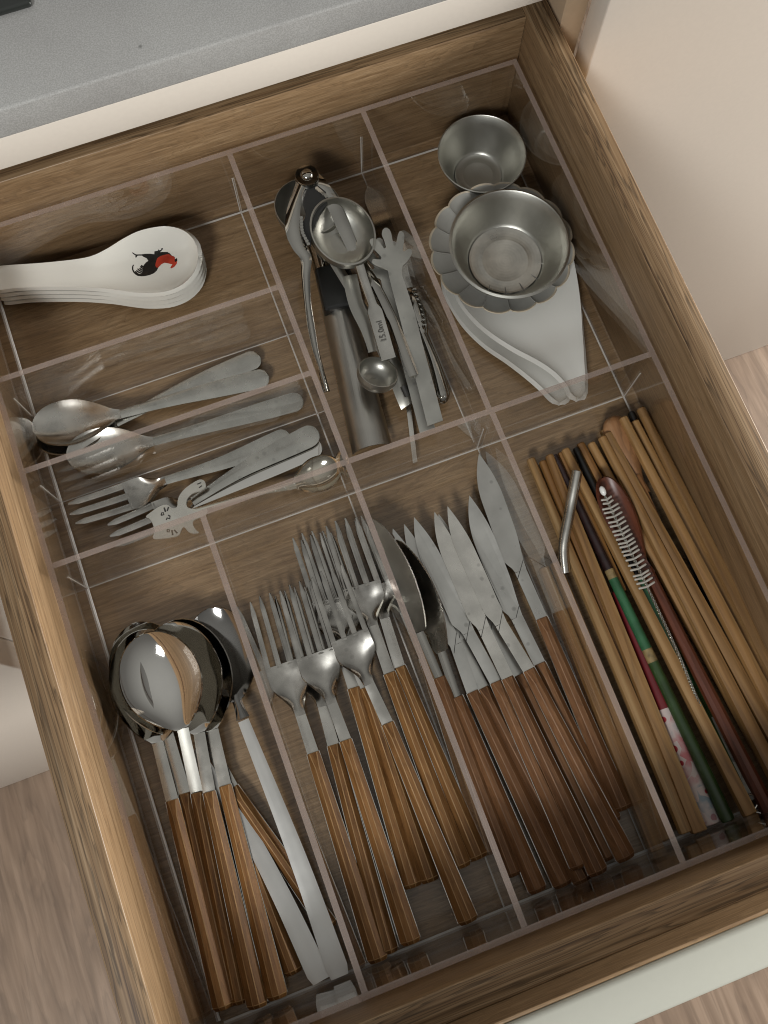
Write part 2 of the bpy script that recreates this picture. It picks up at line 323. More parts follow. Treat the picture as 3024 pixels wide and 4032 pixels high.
def grid_shell(rows_top, thick):
    """closed shell from a grid of top points; the underside lies thick below along the local normal"""
    nu = len(rows_top); nv = len(rows_top[0]); V = []; F = []
    nrm = []
    for i in range(nu):
        r = []
        for j in range(nv):
            a = rows_top[min(i+1, nu-1)][j]-rows_top[max(i-1, 0)][j]; b = rows_top[i][min(j+1, nv-1)]-rows_top[i][max(j-1, 0)]
            q = a.cross(b)
            if q.length < 1e-6: q = Vector((0, 0, 1))
            q.normalize()
            if q.z < 0: q = -q
            if q.z < 0.35: q = (q+Vector((0, 0, 0.5))).normalized()
            r.append(q)
        nrm.append(r)
    for i in range(nu):
        for j in range(nv): V.append(rows_top[i][j])
    o = nu*nv
    for i in range(nu):
        for j in range(nv): V.append(rows_top[i][j]-nrm[i][j]*thick)
    for i in range(nu-1):
        for j in range(nv-1):
            a = i*nv+j; F.append((a, a+nv, a+nv+1, a+1)); F.append((o+a, o+a+1, o+a+nv+1, o+a+nv))
    for i in range(nu-1):
        a = i*nv; F.append((a, o+a, o+a+nv, a+nv)); a = i*nv+nv-1; F.append((a, a+nv, o+a+nv, o+a))
    for j in range(nv-1):
        F.append((j, j+1, o+j+1, o+j)); a = (nu-1)*nv+j; F.append((a, o+a, o+a+1, a+1))
    return V, F
def lateral(pts, i):
    t = pts[min(i+1, len(pts)-1)]-pts[max(i-1, 0)]; t.z = 0; t.normalize(); return Vector((-t.y, t.x, 0))
def strip(pts, hw, thick, nv=5, dish=None, tilt=0.0):
    """sheet along pts; hw(s) half width, dish(s,t) drop in height"""
    n = len(pts)-1; rows = []
    for i, p in enumerate(pts):
        s = i/n; L = lateral(pts, i); w_ = hw(s)
        rows.append([p+L*w_*(-1+2*j/(nv-1))+Vector((0, 0, (dish(s, -1+2*j/(nv-1)) if dish else 0)+tilt*w_*(-1+2*j/(nv-1)))) for j in range(nv)])
    return grid_shell(rows, thick)
def smooth01(t): t = max(0, min(1, t)); return t*t*(3-2*t)
def merge(parts):
    V = []; F = []
    for v, f in parts:
        o = len(V); V += list(v); F += [tuple(o+i for i in q) for q in f]
    return V, F
def loft(rings, cap=True):
    n = len(rings[0]); V = [p for r in rings for p in r]; F = []
    for i in range(len(rings)-1):
        for j in range(n):
            a = i*n+j; b = i*n+(j+1) % n; F.append((a, b, b+n, a+n))
    if cap: F.append(tuple(reversed(range(n)))); F.append(tuple(range((len(rings)-1)*n, len(rings)*n)))
    return V, F
def tube(pts, rad, n=8, cap=True):
    """round bar along pts with radius rad(s)"""
    rings = []; m = len(pts)-1
    for i, p in enumerate(pts):
        t = (pts[min(i+1, m)]-pts[max(i-1, 0)]).normalized()
        u = t.cross(Vector((0, 0, 1)));
        if u.length < 1e-4: u = Vector((1, 0, 0))
        u.normalize(); v = u.cross(t); r = rad(i/m) if callable(rad) else rad
        rings.append([p+u*r*math.cos(2*math.pi*k_/n)+v*r*math.sin(2*math.pi*k_/n) for k_ in range(n)])
    return loft(rings, cap)
def plate(poly, z0, z1, zf=None):
    """flat plate from a 2D outline (x,y), thickness z0..z1; zf(x,y) bends it"""
    from mathutils.geometry import tessellate_polygon
    n = len(poly); zf = zf or (lambda x, y: 0)
    V = [(x, y, z1+zf(x, y)) for x, y in poly]+[(x, y, z0+zf(x, y)) for x, y in poly]
    T = tessellate_polygon([[Vector((x, y, 0)) for x, y in poly]])
    A = sum(poly[i][0]*poly[(i+1) % n][1]-poly[(i+1) % n][0]*poly[i][1] for i in range(n))
    F = []
    for t in T:
        a, b, c = t
        ar = (poly[b][0]-poly[a][0])*(poly[c][1]-poly[a][1])-(poly[c][0]-poly[a][0])*(poly[b][1]-poly[a][1])
        if ar < 0: a, b, c = a, c, b
        F.append((a, b, c)); F.append((n+a, n+c, n+b))
    for i in range(n):
        j = (i+1) % n
        F.append((i, n+i, n+j, j) if A > 0 else (i, j, n+j, n+i))
    return V, F
def lathe(prof, n=48, wob=None):
    """surface of revolution about z; prof is a list of (r, z); wob(angle, r, z) scales r"""
    V = []; F = []
    for r, z in prof:
        for k_ in range(n):
            a = 2*math.pi*k_/n; q = r*(wob(a, r, z) if wob else 1); V.append((q*math.cos(a), q*math.sin(a), z))
    for i in range(len(prof)-1):
        for k_ in range(n):
            a = i*n+k_; b = i*n+(k_+1) % n; F.append((a, b, b+n, a+n))
    return V, F

# ------------------------------------------------------------------ the room: floor and cabinet
fl = boxobj('floor', (-2500, 2500, -2500, 2500, -760, -735), M['floor']); fl['kind'] = 'structure'

cab = tag(bpy.data.objects.new('base_cabinet', None), 'cream lacquered base cabinet whose tan frame edge stands behind the open drawer', 'cabinet'); COL.objects.link(cab)
boxobj('top_rail', (-1200, 399, 470, 488, 111, 134.5), M['cream'], cab, bev=0.5)
boxobj('side_panel', (388, 404, 472.5, 1000, -700, 111), M['tan_edge'], cab, bev=0.4)
boxobj('side_panel', (-38, -24, 472.5, 1000, -700, 111), M['tan_edge'], cab, bev=0.4)
boxobj('back_panel', (-24, 388, 990, 1000, -700, 111), M['dark_lam'], cab)
boxobj('shelf', (-24, 388, 500, 990, -80, -62), M['dark_lam'], cab)
tag(boxobj('cabinet_door', (402, 1400, 451, 468, -733, 320), M['cream'], None, bev=0.8),
    'tall cream cabinet door standing right of the drawer with soft diagonal shadows', 'cabinet door')
tag(boxobj('lower_drawer_front', (-30, 398, 451, 470, -700, -70), M['cream'], None, bev=0.8),
    'cream drawer front below and behind the open cutlery drawer', 'drawer front')
wu = tag(bpy.data.objects.new('side_unit', None), 'white side unit left of the drawer, standing on the wood floor', 'cabinet'); COL.objects.link(wu)
boxobj('body', (-900, -66, 258, 1000, -700, 60), M['white_panel'], wu, bev=1.0)
boxobj('door', (-900, -66, 238, 257.4, -733, 60), M['cream'], wu, bev=1.0)
tp = tag(boxobj('countertop', (-1500, 399, 469, 1300, 135, 155.5), M['quartz'], None, bev=1.6, seg=3),
         'speckled grey quartz countertop running above the open drawer', 'countertop')
hb = tag(boxobj('cooktop', (-700, 96, 522, 1050, 155.9, 160), M['hob'], None, bev=2.0, seg=3),
         'black glass cooktop on the grey countertop, only its corner in the frame', 'cooktop')

# ------------------------------------------------------------------ the drawer
dr = tag(bpy.data.objects.new('kitchen_drawer', None), 'open wooden kitchen drawer with striped board edges and pale green-grey front', 'drawer'); COL.objects.link(dr)
B0 = -14.0
def board(name, b6, face, edge, lab=None):
    o = boxobj(name, b6, [face, edge], dr, mi=[0, 1, 0, 0, 0, 0], bev=0.7, seg=2); return o
board('side_panel', (-21.8, -6.3, -4.2, 496, B0, 88.8), M['lam_y'], M['edge_y'])
board('side_panel', (367.7, 383.8, -4.2, 496, B0, 88.8), M['lam_y'], M['edge_y'])
board('back_panel', (-6.2, 367.6, 479.5, 495, B0, 88.6), M['lam_x'], M['edge_x'])
board('front_board', (-21.8, 383.8, -19.2, -4.4, B0, 88.8), M['lam_x'], M['edge_x'])
boxobj('bottom_panel', (-6.2, 367.6, -4.3, 479.4, B0, -3.4), M['lam_x'], dr)
boxobj('drawer_face', (-34, 396, -41.5, -21.5, -60, 118.5), M['sage'], dr, bev=2.6, seg=2)
boxobj('inner_facing', (-33, 395, -21.3, -19.4, -58, 116), M['lam_x'], dr, bev=0.3, seg=1)

# ------------------------------------------------------------------ the clear acrylic organiser
H = 63.3; T = 3.3
og = tag(bpy.data.objects.new('drawer_organiser', None), 'clear acrylic cutlery organiser with crossing dividers filling the drawer', 'organiser'); COL.objects.link(og)
boxobj('base_sheet', (-1.4, 361.4, -1.4, 472.2, -2.6, -0.2), M['base_clear'], og)
def wall(name, x0, x1, y0, y1, h=H, z0=0.0):
    return boxobj(name, (x0, x1, y0, y1, z0, h), [M['clear'], M['clear_edge']], og, mi=[0, 1, 0, 0, 0, 0])
def seam(x0, x1, y0, y1, mat='glue', h=0.35):
    boxobj('seam_and_glint', (x0, x1, y0, y1, -0.1, h), M[mat], og)
t = T/2
wall('side_wall', -t, t, -t, 471+t); wall('side_wall', 360-t, 360+t, -t, 471+t)
wall('front_wall', t+.05, 360-t-.05, -t, t); wall('back_wall', t+.05, 360-t-.05, 471-t, 471+t)
wall('cross_divider', t+.05, 360-t-.05, 261.2-t, 261.2+t)
wall('long_divider', 86.5-t, 86.5+t, t+.05, 261.2-t-.05)
wall('long_divider', 171.7-t, 171.7+t, t+.05, 261.2-t-.05)
wall('long_divider', 259-t, 259+t, t+.05, 261.2-t-.05)
wall('long_divider', 171.7-t, 171.7+t, 261.2+t+.05, 471-t-.05)
wall('long_divider', 258.2-t, 258.2+t, 261.2+t+.05, 471-t-.05)
wall('short_divider', t+.05, 171.7-t-.05, 375.7-t, 375.7+t)
wall('short_divider', t+.05, 171.7-t-.05, 318.4-t, 318.4+t)
g = 0.5
seam(t, t+1.1, 4, 466, 'refracted_seam', 0.9)                 # refracted light along the left side wall, drawn as a near-white strip
seam(360-t-1.0, 360-t, 4, 466)
seam(4, 356, 471-t-1.1, 471-t)
seam(4, 356, t, t+1.2)
seam(3, 357, 261.2-t-0.7, 261.2-t)
seam(3, 170, 375.7-t-g, 375.7-t); seam(3, 170, 318.4-t-g, 318.4-t)
for xx, ya, yb in ((86.5, 3, 259), (171.7, 3, 259), (259, 3, 259), (171.7, 264, 468), (258.2, 264, 468)):
    seam(xx-t-g, xx-t, ya, yb)
# pale posts drawn as the bright highlights where dividers meet the walls
for xx, yy in ((t+.4, 261.2-t-.6), (360-t-.5, 261.2-t-.6), (t+.4, 318.4-t-.5), (t+.4, 375.7-t-.5), (258.2-t-.5, 261.2-t-.6), (171.7-t-.5, 471-t-.6), (258.2-t-.5, 471-t-.6)):
    boxobj('seam_and_glint', (xx-.3, xx+.3, yy-.3, yy+.3, 1.2, 40), M['glue'], og)

# ------------------------------------------------------------------ cutlery builders
def facet_ring(x, w_, h, zc, ch=0.30):
    a = w_/2; b = a*(1-2*ch); top = zc+h/2; bot = zc-h/2
    return [Vector(q) for q in ((x, -a, zc-h*.28), (x, -b, bot), (x, b, bot), (x, a, zc-h*.28), (x, a, zc+h*.12), (x, b*0.8, top), (x, -b*0.8, top), (x, -a, zc+h*.12))]
def wood_handle(root, L, mat, wb=11.6, wf=7.4, hb=9.0, hf=5.6, zc=0.0, tang=True):
    """tapered faceted wooden grip: butt at x=0, ferrule at x=L; a thin steel tang shows along both sides"""
    R = [facet_ring(0, wb*.80, hb*.62, zc-hb*.06), facet_ring(2.4, wb, hb, zc)]
    for s in (0.25, 0.5, 0.75):
        R.append(facet_ring(L*s, wb+(wf-wb)*s**0.9, hb+(hf-hb)*s, zc, 0.30))
    R.append(facet_ring(L-9, wf*1.08, hf*1.08, zc, 0.32)); R.append(facet_ring(L, wf*1.0, hf*0.62, zc-hf*.1, 0.12))
    v, f = loft(R)
    bm = bmesh.new(); vv = [bm.verts.new(p*S) for p in v]
    for q in f: bm.faces.new([vv[i] for i in q])
    bm.normal_update()
    ed = [e_ for e_ in bm.edges if len(e_.link_faces) == 2 and e_.calc_face_angle(0) > math.radians(14)]
    bmesh.ops.bevel(bm, geom=ed, offset=0.32*S, segments=1, profile=0.5, affect='EDGES', material=1, clamp_overlap=True)
    me = bpy.data.meshes.new('handle'); bm.to_mesh(me); bm.free(); me.materials.append(mat)
    me.materials.append(M['honey_edge'] if mat == M['handle_wood'] else M['russet_edge'])
    o = bpy.data.objects.new('handle', me); COL.objects.link(o); o.parent = root
    if tang:
        a = wb/2+.22; b = wf/2+.22
        pts = [(2, -a), (L, -b), (L, b), (2, a)]
        v, f = plate([(x, y) for x, y in pts], zc-hb*.10, zc-hb*.02)
        link('tang', v, f, M['polished'], root)
    return o
def soup_spoon(label, Bt, F, Nk, Tp, W, D=7.0, mat='polished', grip='handle_wood', wn=3.3, wF=3.6, group='round soup spoons with wooden handles', smat='strip', name='soup_spoon', wb=11.6, edge=0.52):
    """Bt butt, F ferrule, Nk neck, Tp bowl tip (drawer millimetres); W bowl half width, D depth"""
    root, inv = thing(name, label, 'spoon', Bt, F, group)
    L = (Vector(F)-Vector(Bt)).length
    if grip: wood_handle(root, L, M[grip], wb=wb)
    pts = catmull([F, Vector(F).lerp(Vector(Nk), .5)+Vector((0, 0, .3)), Nk], 14)
    v, f = strip(pts, lambda s: wF+(wn-wF)*smooth01(s), 1.6, 5, lambda s, t_: -0.35*t_*t_)
    link('neck', v, f, M[smat], root, True, inv=inv)
    a = Vector(Nk); b = Vector(Tp); L2 = (b-a).length
    return root, inv, bowl(root, inv, a, b, W, D, M[mat], wn, edge)
def bowl(root, inv, a, b, W, D, mat, wn=3.3, peak=0.52, thick=1.1, name='bowl', npow=1.75):
    n = 40; rows = []; nv = 19
    pts = [a.lerp(b, 0.5-0.5*math.cos(math.pi*(i/n)**0.93)) for i in range(n+1)]
    d = (b-a); lat = Vector((-d.y, d.x, 0)).normalized()
    q = math.log(0.5)/math.log(peak)
    for i, p in enumerate(pts):
        u = (p-a).length/d.length; uu = u**q
        wv = W*max(0, 1-(2*uu-1)**2)**(0.5 if uu > .5 else 0.70)
        neck = wn*(1-smooth01(u/0.22)) if wn else 0
        wv = max((wv**npow+neck**npow)**(1/npow), 0.05)
        e_ = abs(2*uu-1); deep = D*max(0, 1-e_**2.2)
        row = []
        for j in range(nv):
            t_ = -math.cos(math.pi*j/(nv-1))
            lift = 0.9*math.sin(math.pi*min(1, u*1.05))
            row.append(p+lat*wv*t_+Vector((0, 0, -deep*(1-abs(t_)**2.2)+lift*0)))
        rows.append(row)
    v, f = grid_shell(rows, thick)
    return link(name, v, f, mat, root, True, inv=inv, sharp=60)
def table_fork(label, Bt, F, Nk, Rt, Tp, W=11.5, ntine=4, grip='handle_wood', group='wooden-handled table forks', mat='fork', wn=3.0, wF=3.4, tw=1.55, name='table_fork', arch=3.0, wb=11.6, back=False):
    root, inv = thing(name, label, 'fork', Bt, F, group)
    L = (Vector(F)-Vector(Bt)).length
    if grip: wood_handle(root, L, M[grip], wb=wb)
    F, Nk, Rt, Tp = map(Vector, (F, Nk, Rt, Tp))
    if grip:
        pts = catmull([F, F.lerp(Nk, .5), Nk], 10)
        v, f = strip(pts, lambda s: wF+(wn-wF)*s, 1.7, 5, lambda s, t_: -0.25*t_*t_)
        link('neck', v, f, M['strip'], root, True, inv=inv)
    # palm of the head
    pts = catmull([Nk, Nk.lerp(Rt, .45)-Vector((0, 0, 1.2)), Rt], 18)
    v, f = strip(pts, lambda s: wn+(W-wn)*smooth01((s-.16)/.52), 1.8, 11, lambda s, t_: -2.2*math.sin(math.pi*s)*(1-t_*t_))
    hd = link('head', v, f, M[mat], root, True, inv=inv, sharp=50)
    d = Tp-Rt; lat = Vector((-(Rt-Nk).y, (Rt-Nk).x, 0)).normalized()
    for k_ in range(ntine):
        c = (-1+2*k_/(ntine-1)) if ntine > 1 else 0
        y0 = c*(W-tw); y1 = c*(W-tw)*0.93
        P = []
        for i in range(13):
            s = i/12
            P.append(Rt+d*(s*(1.0 if abs(c) < .9 else .965))+lat*(y0+(y1-y0)*s)+Vector((0, 0, arch*math.sin(math.pi*s*.9)*-0.6))-d.normalized()*1.6)
        v, f = strip(P, lambda s: (tw*(1-0.12*s) if s < .86 else tw*0.88*(1-(s-.86)/.14*0.72)), 1.7, 5, lambda s, t_: -0.22*t_*t_)
        link('tine', v, f, M[mat], hd, True, inv=inv, sharp=60)
    # rounded web between the tines
    for k_ in range(ntine-1):
        c = -1+2*(k_+.5)/(ntine-1); y = c*(W-tw)
        gap = (W-tw)/(ntine-1)-tw*0.5
    return root, inv, hd
def table_knife(label, Bt, F, Nk, Tp, W=8.0, grip='red_wood', group='wooden-handled table knives', mat='blade', serr=0, wn=3.6, z=0.0, name='table_knife', line=True, flip=False, round_tip=False, wb=11.8):
    """blade outline: straight back on the right, belly swelling on the left, narrowing in a slanted heel"""
    root, inv = thing(name, label, 'knife', Bt, F, group)
    L = (Vector(F)-Vector(Bt)).length
    wood_handle(root, L, M[grip], wb=wb)
    F = inv @ Vector(F); Nk = inv @ Vector(Nk); Tp = inv @ Vector(Tp); z0 = F.z
    pts = [F, Nk]; d = (Tp-Nk); Lb = math.hypot(d.x, d.y); ang = math.atan2(d.y, d.x); ca, sa = math.cos(ang), math.sin(ang)
    rl = 0
    zb = lambda x: F.z+(Tp.z-F.z)*max(0, min(1, (x-F.x)/max(1, Tp.x-F.x)))
    rl = random.uniform(-.14, .14)
    v, f = strip([F-Vector((1, 0, 0)), F.lerp(Nk, .5), Nk], lambda s: wn, 1.6, 5, lambda s, t_: -0.2*t_*t_)
    link('neck', v, f, M[mat], root, True)
    up = []
    dn = []
    sg = -1 if flip else 1
    for i in range(29):
        s = i/28
        bel = W*smooth01(s/0.13)*(1 if s < .60 else 1-(max(0, (s-.60)/.40))**2.2)
        # left side (belly)
        yl = (wn*(1-smooth01(s/.13))+bel*1.10)
        xr = (wn*(1-smooth01(s/.05))+wn*smooth01(s/.05)*1.0)+(W*.72-wn)*smooth01(s/.35)
        yr = -xr*(1 if s < .62 else 1-((s-.62)/.38)**1.8)
        if round_tip: pass
        off = W*0.12*s
        if serr and s > .45 and i < 28:
            yl += 0.55*(1 if i % 2 else -1)
        up.append((s*Lb, yl-off*0)); dn.append((s*Lb, yr))
    poly = dn+up[::-1][1:]
    P2 = []
    for x, y in poly:
        y *= sg; P2.append((Nk.x+x*ca-y*sa, Nk.y+x*sa+y*ca))
    v, f = plate(P2, -1.2, 0.0, lambda x, y: zb(x)+rl*(y-Nk.y)*smooth01((x-Nk.x)/25))
    link('blade', v, f, M[mat], root)
    if line:
        for (x0, y0, x1, y1) in ((6.0, -wn*1.02, -4.0, wn*.96),):
            q = []
            for x, y in ((x0, y0), (x1, y1)):
                y *= sg; q.append(Vector((Nk.x+x*ca-y*sa, Nk.y+x*sa+y*ca, 0)))
            tdir = (q[1]-q[0]).normalized(); nn = Vector((-tdir.y, tdir.x, 0))*0.17
            v, f = plate([tuple((q[0]-nn)[:2]), tuple((q[1]-nn)[:2]), tuple((q[1]+nn)[:2]), tuple((q[0]+nn)[:2])], -.5, .22, lambda x, y: zb(x)+.02)
            link('heel_line', v, f, M['engrave'], root)
    return root, inv
def chopstick(label, A, B, mat='bamboo', ra=2.6, rb=3.8, square=True, group='bamboo chopsticks', name='chopstick', bands=None, cat='chopstick'):
    """A thin tip, B thick end; square towards the thick end"""
    root, inv = thing(name, label, cat, A, B, group)
    L = (Vector(B)-Vector(A)).length
    def ring(s):
        r = 1.06*(ra+(rb-ra)*s**0.8); out = []
        for k_ in range(12):
            a = 2*math.pi*k_/12+math.pi/12; c, q = math.cos(a), math.sin(a)
            sq = smooth01(s*1.6) if square else 0
            m_ = max(abs(c), abs(q)); rr = r*((1-sq)+sq*min(1/m_, 1.22)*0.97)
            out.append(Vector((L*s, rr*c, rr*q)))
        return out
    segs = bands or [(0, 1, mat, 'shaft')]
    for s0, s1, mt, nm in segs:
        ss = [s0+(s1-s0)*i/8 for i in range(9)]
        R = [ring(s) for s in ss]
        if s0 == 0:
            t0 = [Vector((p.x, p.y*.8, p.z*.8)) for p in ring(0)]; R = [t0]+[[p+Vector((.7, 0, 0)) for p in R[0]]]+R[1:]
        if s1 == 1:
            R = R[:-1]+[[p-Vector((.5, 0, 0)) for p in R[-1]], [Vector((p.x, p.y*.9, p.z*.9)) for p in R[-1]]]
        v, f = loft(R)
        link(nm, v, f, M[mt], root, True, sharp=30)
    return root

# ------------------------------------------------------------------ front left compartment: soup spoons
soup_spoon('round soup spoon lying lowest of its heap, bowl edge nearest the acrylic side wall', (11.9, 10.7, 5.0), (21.6, 124.6, 6.0), (22.9, 160.0, 8.0), (24.0, 227.0, 10.0), 22.6, 7)
soup_spoon('soup spoon with leftmost wooden handle, bowl tucked under the top spoon', (7.7, 9.6, 7.5), (14.2, 123.5, 8.0), (16.2, 156.7, 9.0), (27.6, 220.8, 14.0), 22.8, 7)
soup_spoon('soup spoon whose handle is rightmost of the five upright grips', (36.7, 4.4, 8.0), (44.9, 120.6, 8.0), (48.2, 152.4, 10.0), (45.5, 219.3, 16.0), 22.8, 7)
soup_spoon('soup spoon second from the top, long bowl reflecting warm wood', (25.4, 4.1, 9.0), (35.6, 120.3, 10.0), (41.0, 153.1, 14.0), (42.7, 218.2, 20.0), 22.6, 7)
soup_spoon('topmost mirror-bright round soup spoon with the most of its bowl showing', (16.7, 8.8, 6.0), (28.6, 122.4, 8.0), (33.8, 158.2, 19.0), (28.6, 215.9, 25.0), 22.4, 8, smat='tong')
r_, i_ = thing('serving_spoon', 'dark mirror-finish serving spoon with long flat steel handle beside the divider', 'spoon', (71.8, 2.6, 7.0), (66.3, 154.7, 12.0))
v, f = strip(catmull([(72.2, 3.3, 11.0), (71.3, 68.2, 13.0), (66.7, 150.9, 13.0)], 30), lambda s: 6.2-3.0*s if s > .02 else 4.8, 2.2, 7, lambda s, t_: -0.3*abs(t_)**6)
link('handle', v, f, M['flat_handle'], r_, True, inv=i_)
v, f = strip(catmull([(66.7, 152.4, 12.0), (66.5, 159.2, 10.0), (66.1, 166.9, 8.0)], 10), lambda s: 4.0-1.2*math.sin(math.pi*s*.8), 2.2, 7, lambda s, t_: -1.2*t_*t_)
link('neck', v, f, M['dark_steel'], r_, True, inv=i_)
bowl(r_, i_, Vector((66.1, 163.2, 8.5)), Vector((67.6, 220.0, 9.5)), 19.5, 6, M['dark_steel'], 3.0, 0.52)
r_, i_ = thing('serving_spoon', 'satin steel handle coming out from under the wooden grips', 'spoon', (61.2, 3.8, 4.0), (47.1, 95.0, 6.0))
v, f = strip(catmull([(61.8, 4.6, 9.0), (55.8, 53.0, 9.0), (47.9, 94.7, 6.0), (34.2, 145.6, 6.0)], 30), lambda s: 6.2-2.8*s if s > .02 else 4.8, 2.2, 7, lambda s, t_: -0.3*abs(t_)**6)
link('handle', v, f, M['flat_handle'], r_, True, inv=i_)
root, inv = thing('tasting_spoon', 'wooden handle lying diagonally beneath the long flat steel handle', 'spoon', (75.1, 27.1, 4.2), (48.0, 117.8, 4.5))
wood_handle(root, (Vector((75.1, 27.1, 4.2))-Vector((48.0, 117.8, 4.5))).length, M['handle_wood'], wb=10.5)
v, f = strip([Vector((48.0, 117.8, 4.5)), Vector((43.7, 141.3, 4.5)), Vector((41.9, 161.2, 4.5))], lambda s: 3.4, 1.6); link('neck', v, f, M['strip'], root, True, inv=inv)
root, inv = thing('tasting_spoon', 'short wooden handle end peeping out right of the five upright grips', 'spoon', (48.8, 12.4, 4.2), (45.6, 80.4, 4.5))
wood_handle(root, (Vector((48.8, 12.4, 4.2))-Vector((45.6, 80.4, 4.5))).length, M['handle_wood'], wb=10.8)
v, f = strip([Vector((45.6, 80.4, 4.5)), Vector((44.4, 98.5, 4.5)), Vector((44.0, 116.6, 4.5))], lambda s: 3.4, 1.6); link('neck', v, f, M['strip'], root, True, inv=inv)

# ------------------------------------------------------------------ forks
table_fork('fork with leftmost wooden handle, tines nearest the divider', (94.5, 2.5, 8.0), (97.9, 120.1, 8.0), (98.3, 142.2, 9.0), (99.2, 174.1, 10.0), (101.7, 217.5, 13.0))
table_fork('fork lying half under its neighbour, second grip from the left', (101.1, 4.0, 6.0), (110.3, 120.2, 7.0), (112.0, 142.7, 7.0), (113.2, 171.8, 7.0), (116.6, 216.2, 9.0))
table_fork('fork lying over the second one, third wooden grip from the left', (114.5, 4.6, 8.0), (117.9, 120.1, 9.0), (117.7, 142.2, 11.0), (118.2, 172.7, 14.0), (120.7, 217.1, 17.0))
table_fork('fork at the bottom of the heap, its tines reaching far up to the left', (125.8, 31.1, 4.5), (132.5, 146.8, 5.0), (133.1, 168.5, 5.0), (137.4, 200.7, 6.0), (138.0, 245.8, 8.0))
table_fork('fork under the top one, its grip just right of the heap bottom fork', (136.2, 30.4, 4.5), (139.0, 144.5, 5.0), (138.2, 168.8, 6.0), (140.9, 197.3, 7.0), (142.4, 242.6, 9.5))
table_fork('rightmost fork of the heap, leaning on the divider', (166.2, 32.1, 4.5), (162.1, 148.5, 6.0), (163.8, 178.2, 9.0), (164.0, 198.4, 10.0), (164.6, 241.5, 12.0))
table_fork('fork lying over the rightmost one, tines reaching highest', (155.5, 31.2, 6.0), (155.1, 147.3, 8.0), (155.7, 176.2, 12.0), (157.6, 201.0, 15.0), (159.3, 243.8, 18.0))
table_fork('topmost fork of the heap, its wooden grip reaching furthest down', (148.2, 3.7, 9.0), (143.8, 120.4, 13.0), (141.7, 144.5, 17.0), (140.3, 174.4, 22.0), (140.7, 217.1, 25.0))

# ------------------------------------------------------------------ knives
table_knife('serrated knife leftmost of the table knives, notched tip', (205.4, 1.9, 5.0), (197.0, 120.1, 6.0), (198.1, 149.1, 6.0), (187.8, 228.1, 8.0), serr=1, W=5.6)
table_knife('table knife with small tip peeping behind the second blade', (216.5, 0.0, 5.0), (203.8, 120.0, 5.0), (201.1, 150.4, 5.0), (195.4, 228.7, 6.0), serr=0, W=5.6)
table_knife('serrated knife mostly hidden behind the stained blade', (235.2, 5.7, 4.5), (226.9, 119.6, 5.0), (221.9, 150.4, 5.0), (217.7, 227.3, 5.5), serr=1, W=5.6)
table_knife('matte table knife with spotless blade, first broad blade from the left', (217.5, 8.3, 9.0), (211.6, 120.5, 10.0), (207.3, 152.8, 10.5), (202.0, 229.2, 12.0), W=6.6)
table_knife('table knife with stained shiny blade and brown blotch at its tip', (225.3, 2.0, 12.0), (218.4, 120.3, 13.0), (216.3, 151.5, 13.0), (214.5, 227.7, 14.0), mat='blade2', W=5.9)
table_knife('table knife with pale streaked blade between the stained and the spotted one', (243.2, 3.4, 11.0), (231.9, 120.2, 13.0), (226.7, 150.6, 13.5), (223.0, 227.9, 15.0), mat='blade2', W=5.9)
table_knife('table knife with grey spotted blade under the streaked one', (244.9, 23.2, 5.0), (240.3, 121.4, 7.0), (238.0, 151.1, 8.0), (239.0, 230.7, 9.0), W=7.0)
table_knife('table knife lying highest up against the divider, round-shouldered tip', (253.3, 27.7, 5.5), (252.1, 145.9, 6.0), (251.3, 176.6, 6.0), (255.1, 254.2, 7.0), W=7.6)
def serrated_server(label, Bt, F, Nk, Md, Tp, tilt, W, mat='chrome'):
    root, inv = thing('serrated_spoon', label, 'serving spoon', Bt, F, 'serrated serving spoons on their sides')
    wood_handle(root, (Vector(F)-Vector(Bt)).length, M['red_wood'], wb=10.8)
    v, f = strip(catmull([F, Vector(F).lerp(Vector(Nk), .5), Nk], 10), lambda s: 2.6, 2.0, 5, lambda s, t_: -0.8*t_*t_); link('neck', v, f, M['chrome'], root, True, inv=inv)
    pts = catmull([Nk, Md, Tp], 60); rows = []; nv = 11
    for i, p in enumerate(pts):
        s = i/60; lat = lateral(pts, i); wv = max(.15, W*math.sin(math.pi*min(1, (0.06+s*.94)))**0.62)
        row = []
        for j in range(nv):
            t_ = -1+2*j/(nv-1); yy = t_*wv
            if j == 0 and s > .38: yy -= 0.45*(i % 2)
            row.append(p+lat*yy*0.75+Vector((0, 0, -t_*wv*tilt-3.0*(1-t_*t_)*wv/W)))
        rows.append(row)
    v, f = grid_shell(rows, 0.9); link('bowl', v, f, M[mat], root, True, inv=inv, sharp=60)
serrated_server('serrated spoon on its side leaning on the left divider, reflecting dark stripes', (181.3, 16.7, 4.5), (181.8, 134.7, 7.0), (180.3, 163.1, 9.0), (177.2, 197.2, 13.0), (175.8, 236.4, 17.0), 0.9, 13, 'tong')
serrated_server('serrated spoon on its side with a white glint near its neck', (190.7, 4.3, 6.0), (187.3, 120.4, 7.0), (188.3, 147.8, 9.0), (188.0, 181.4, 13.0), (186.4, 219.3, 13.0), 0.9, 11, 'strip')

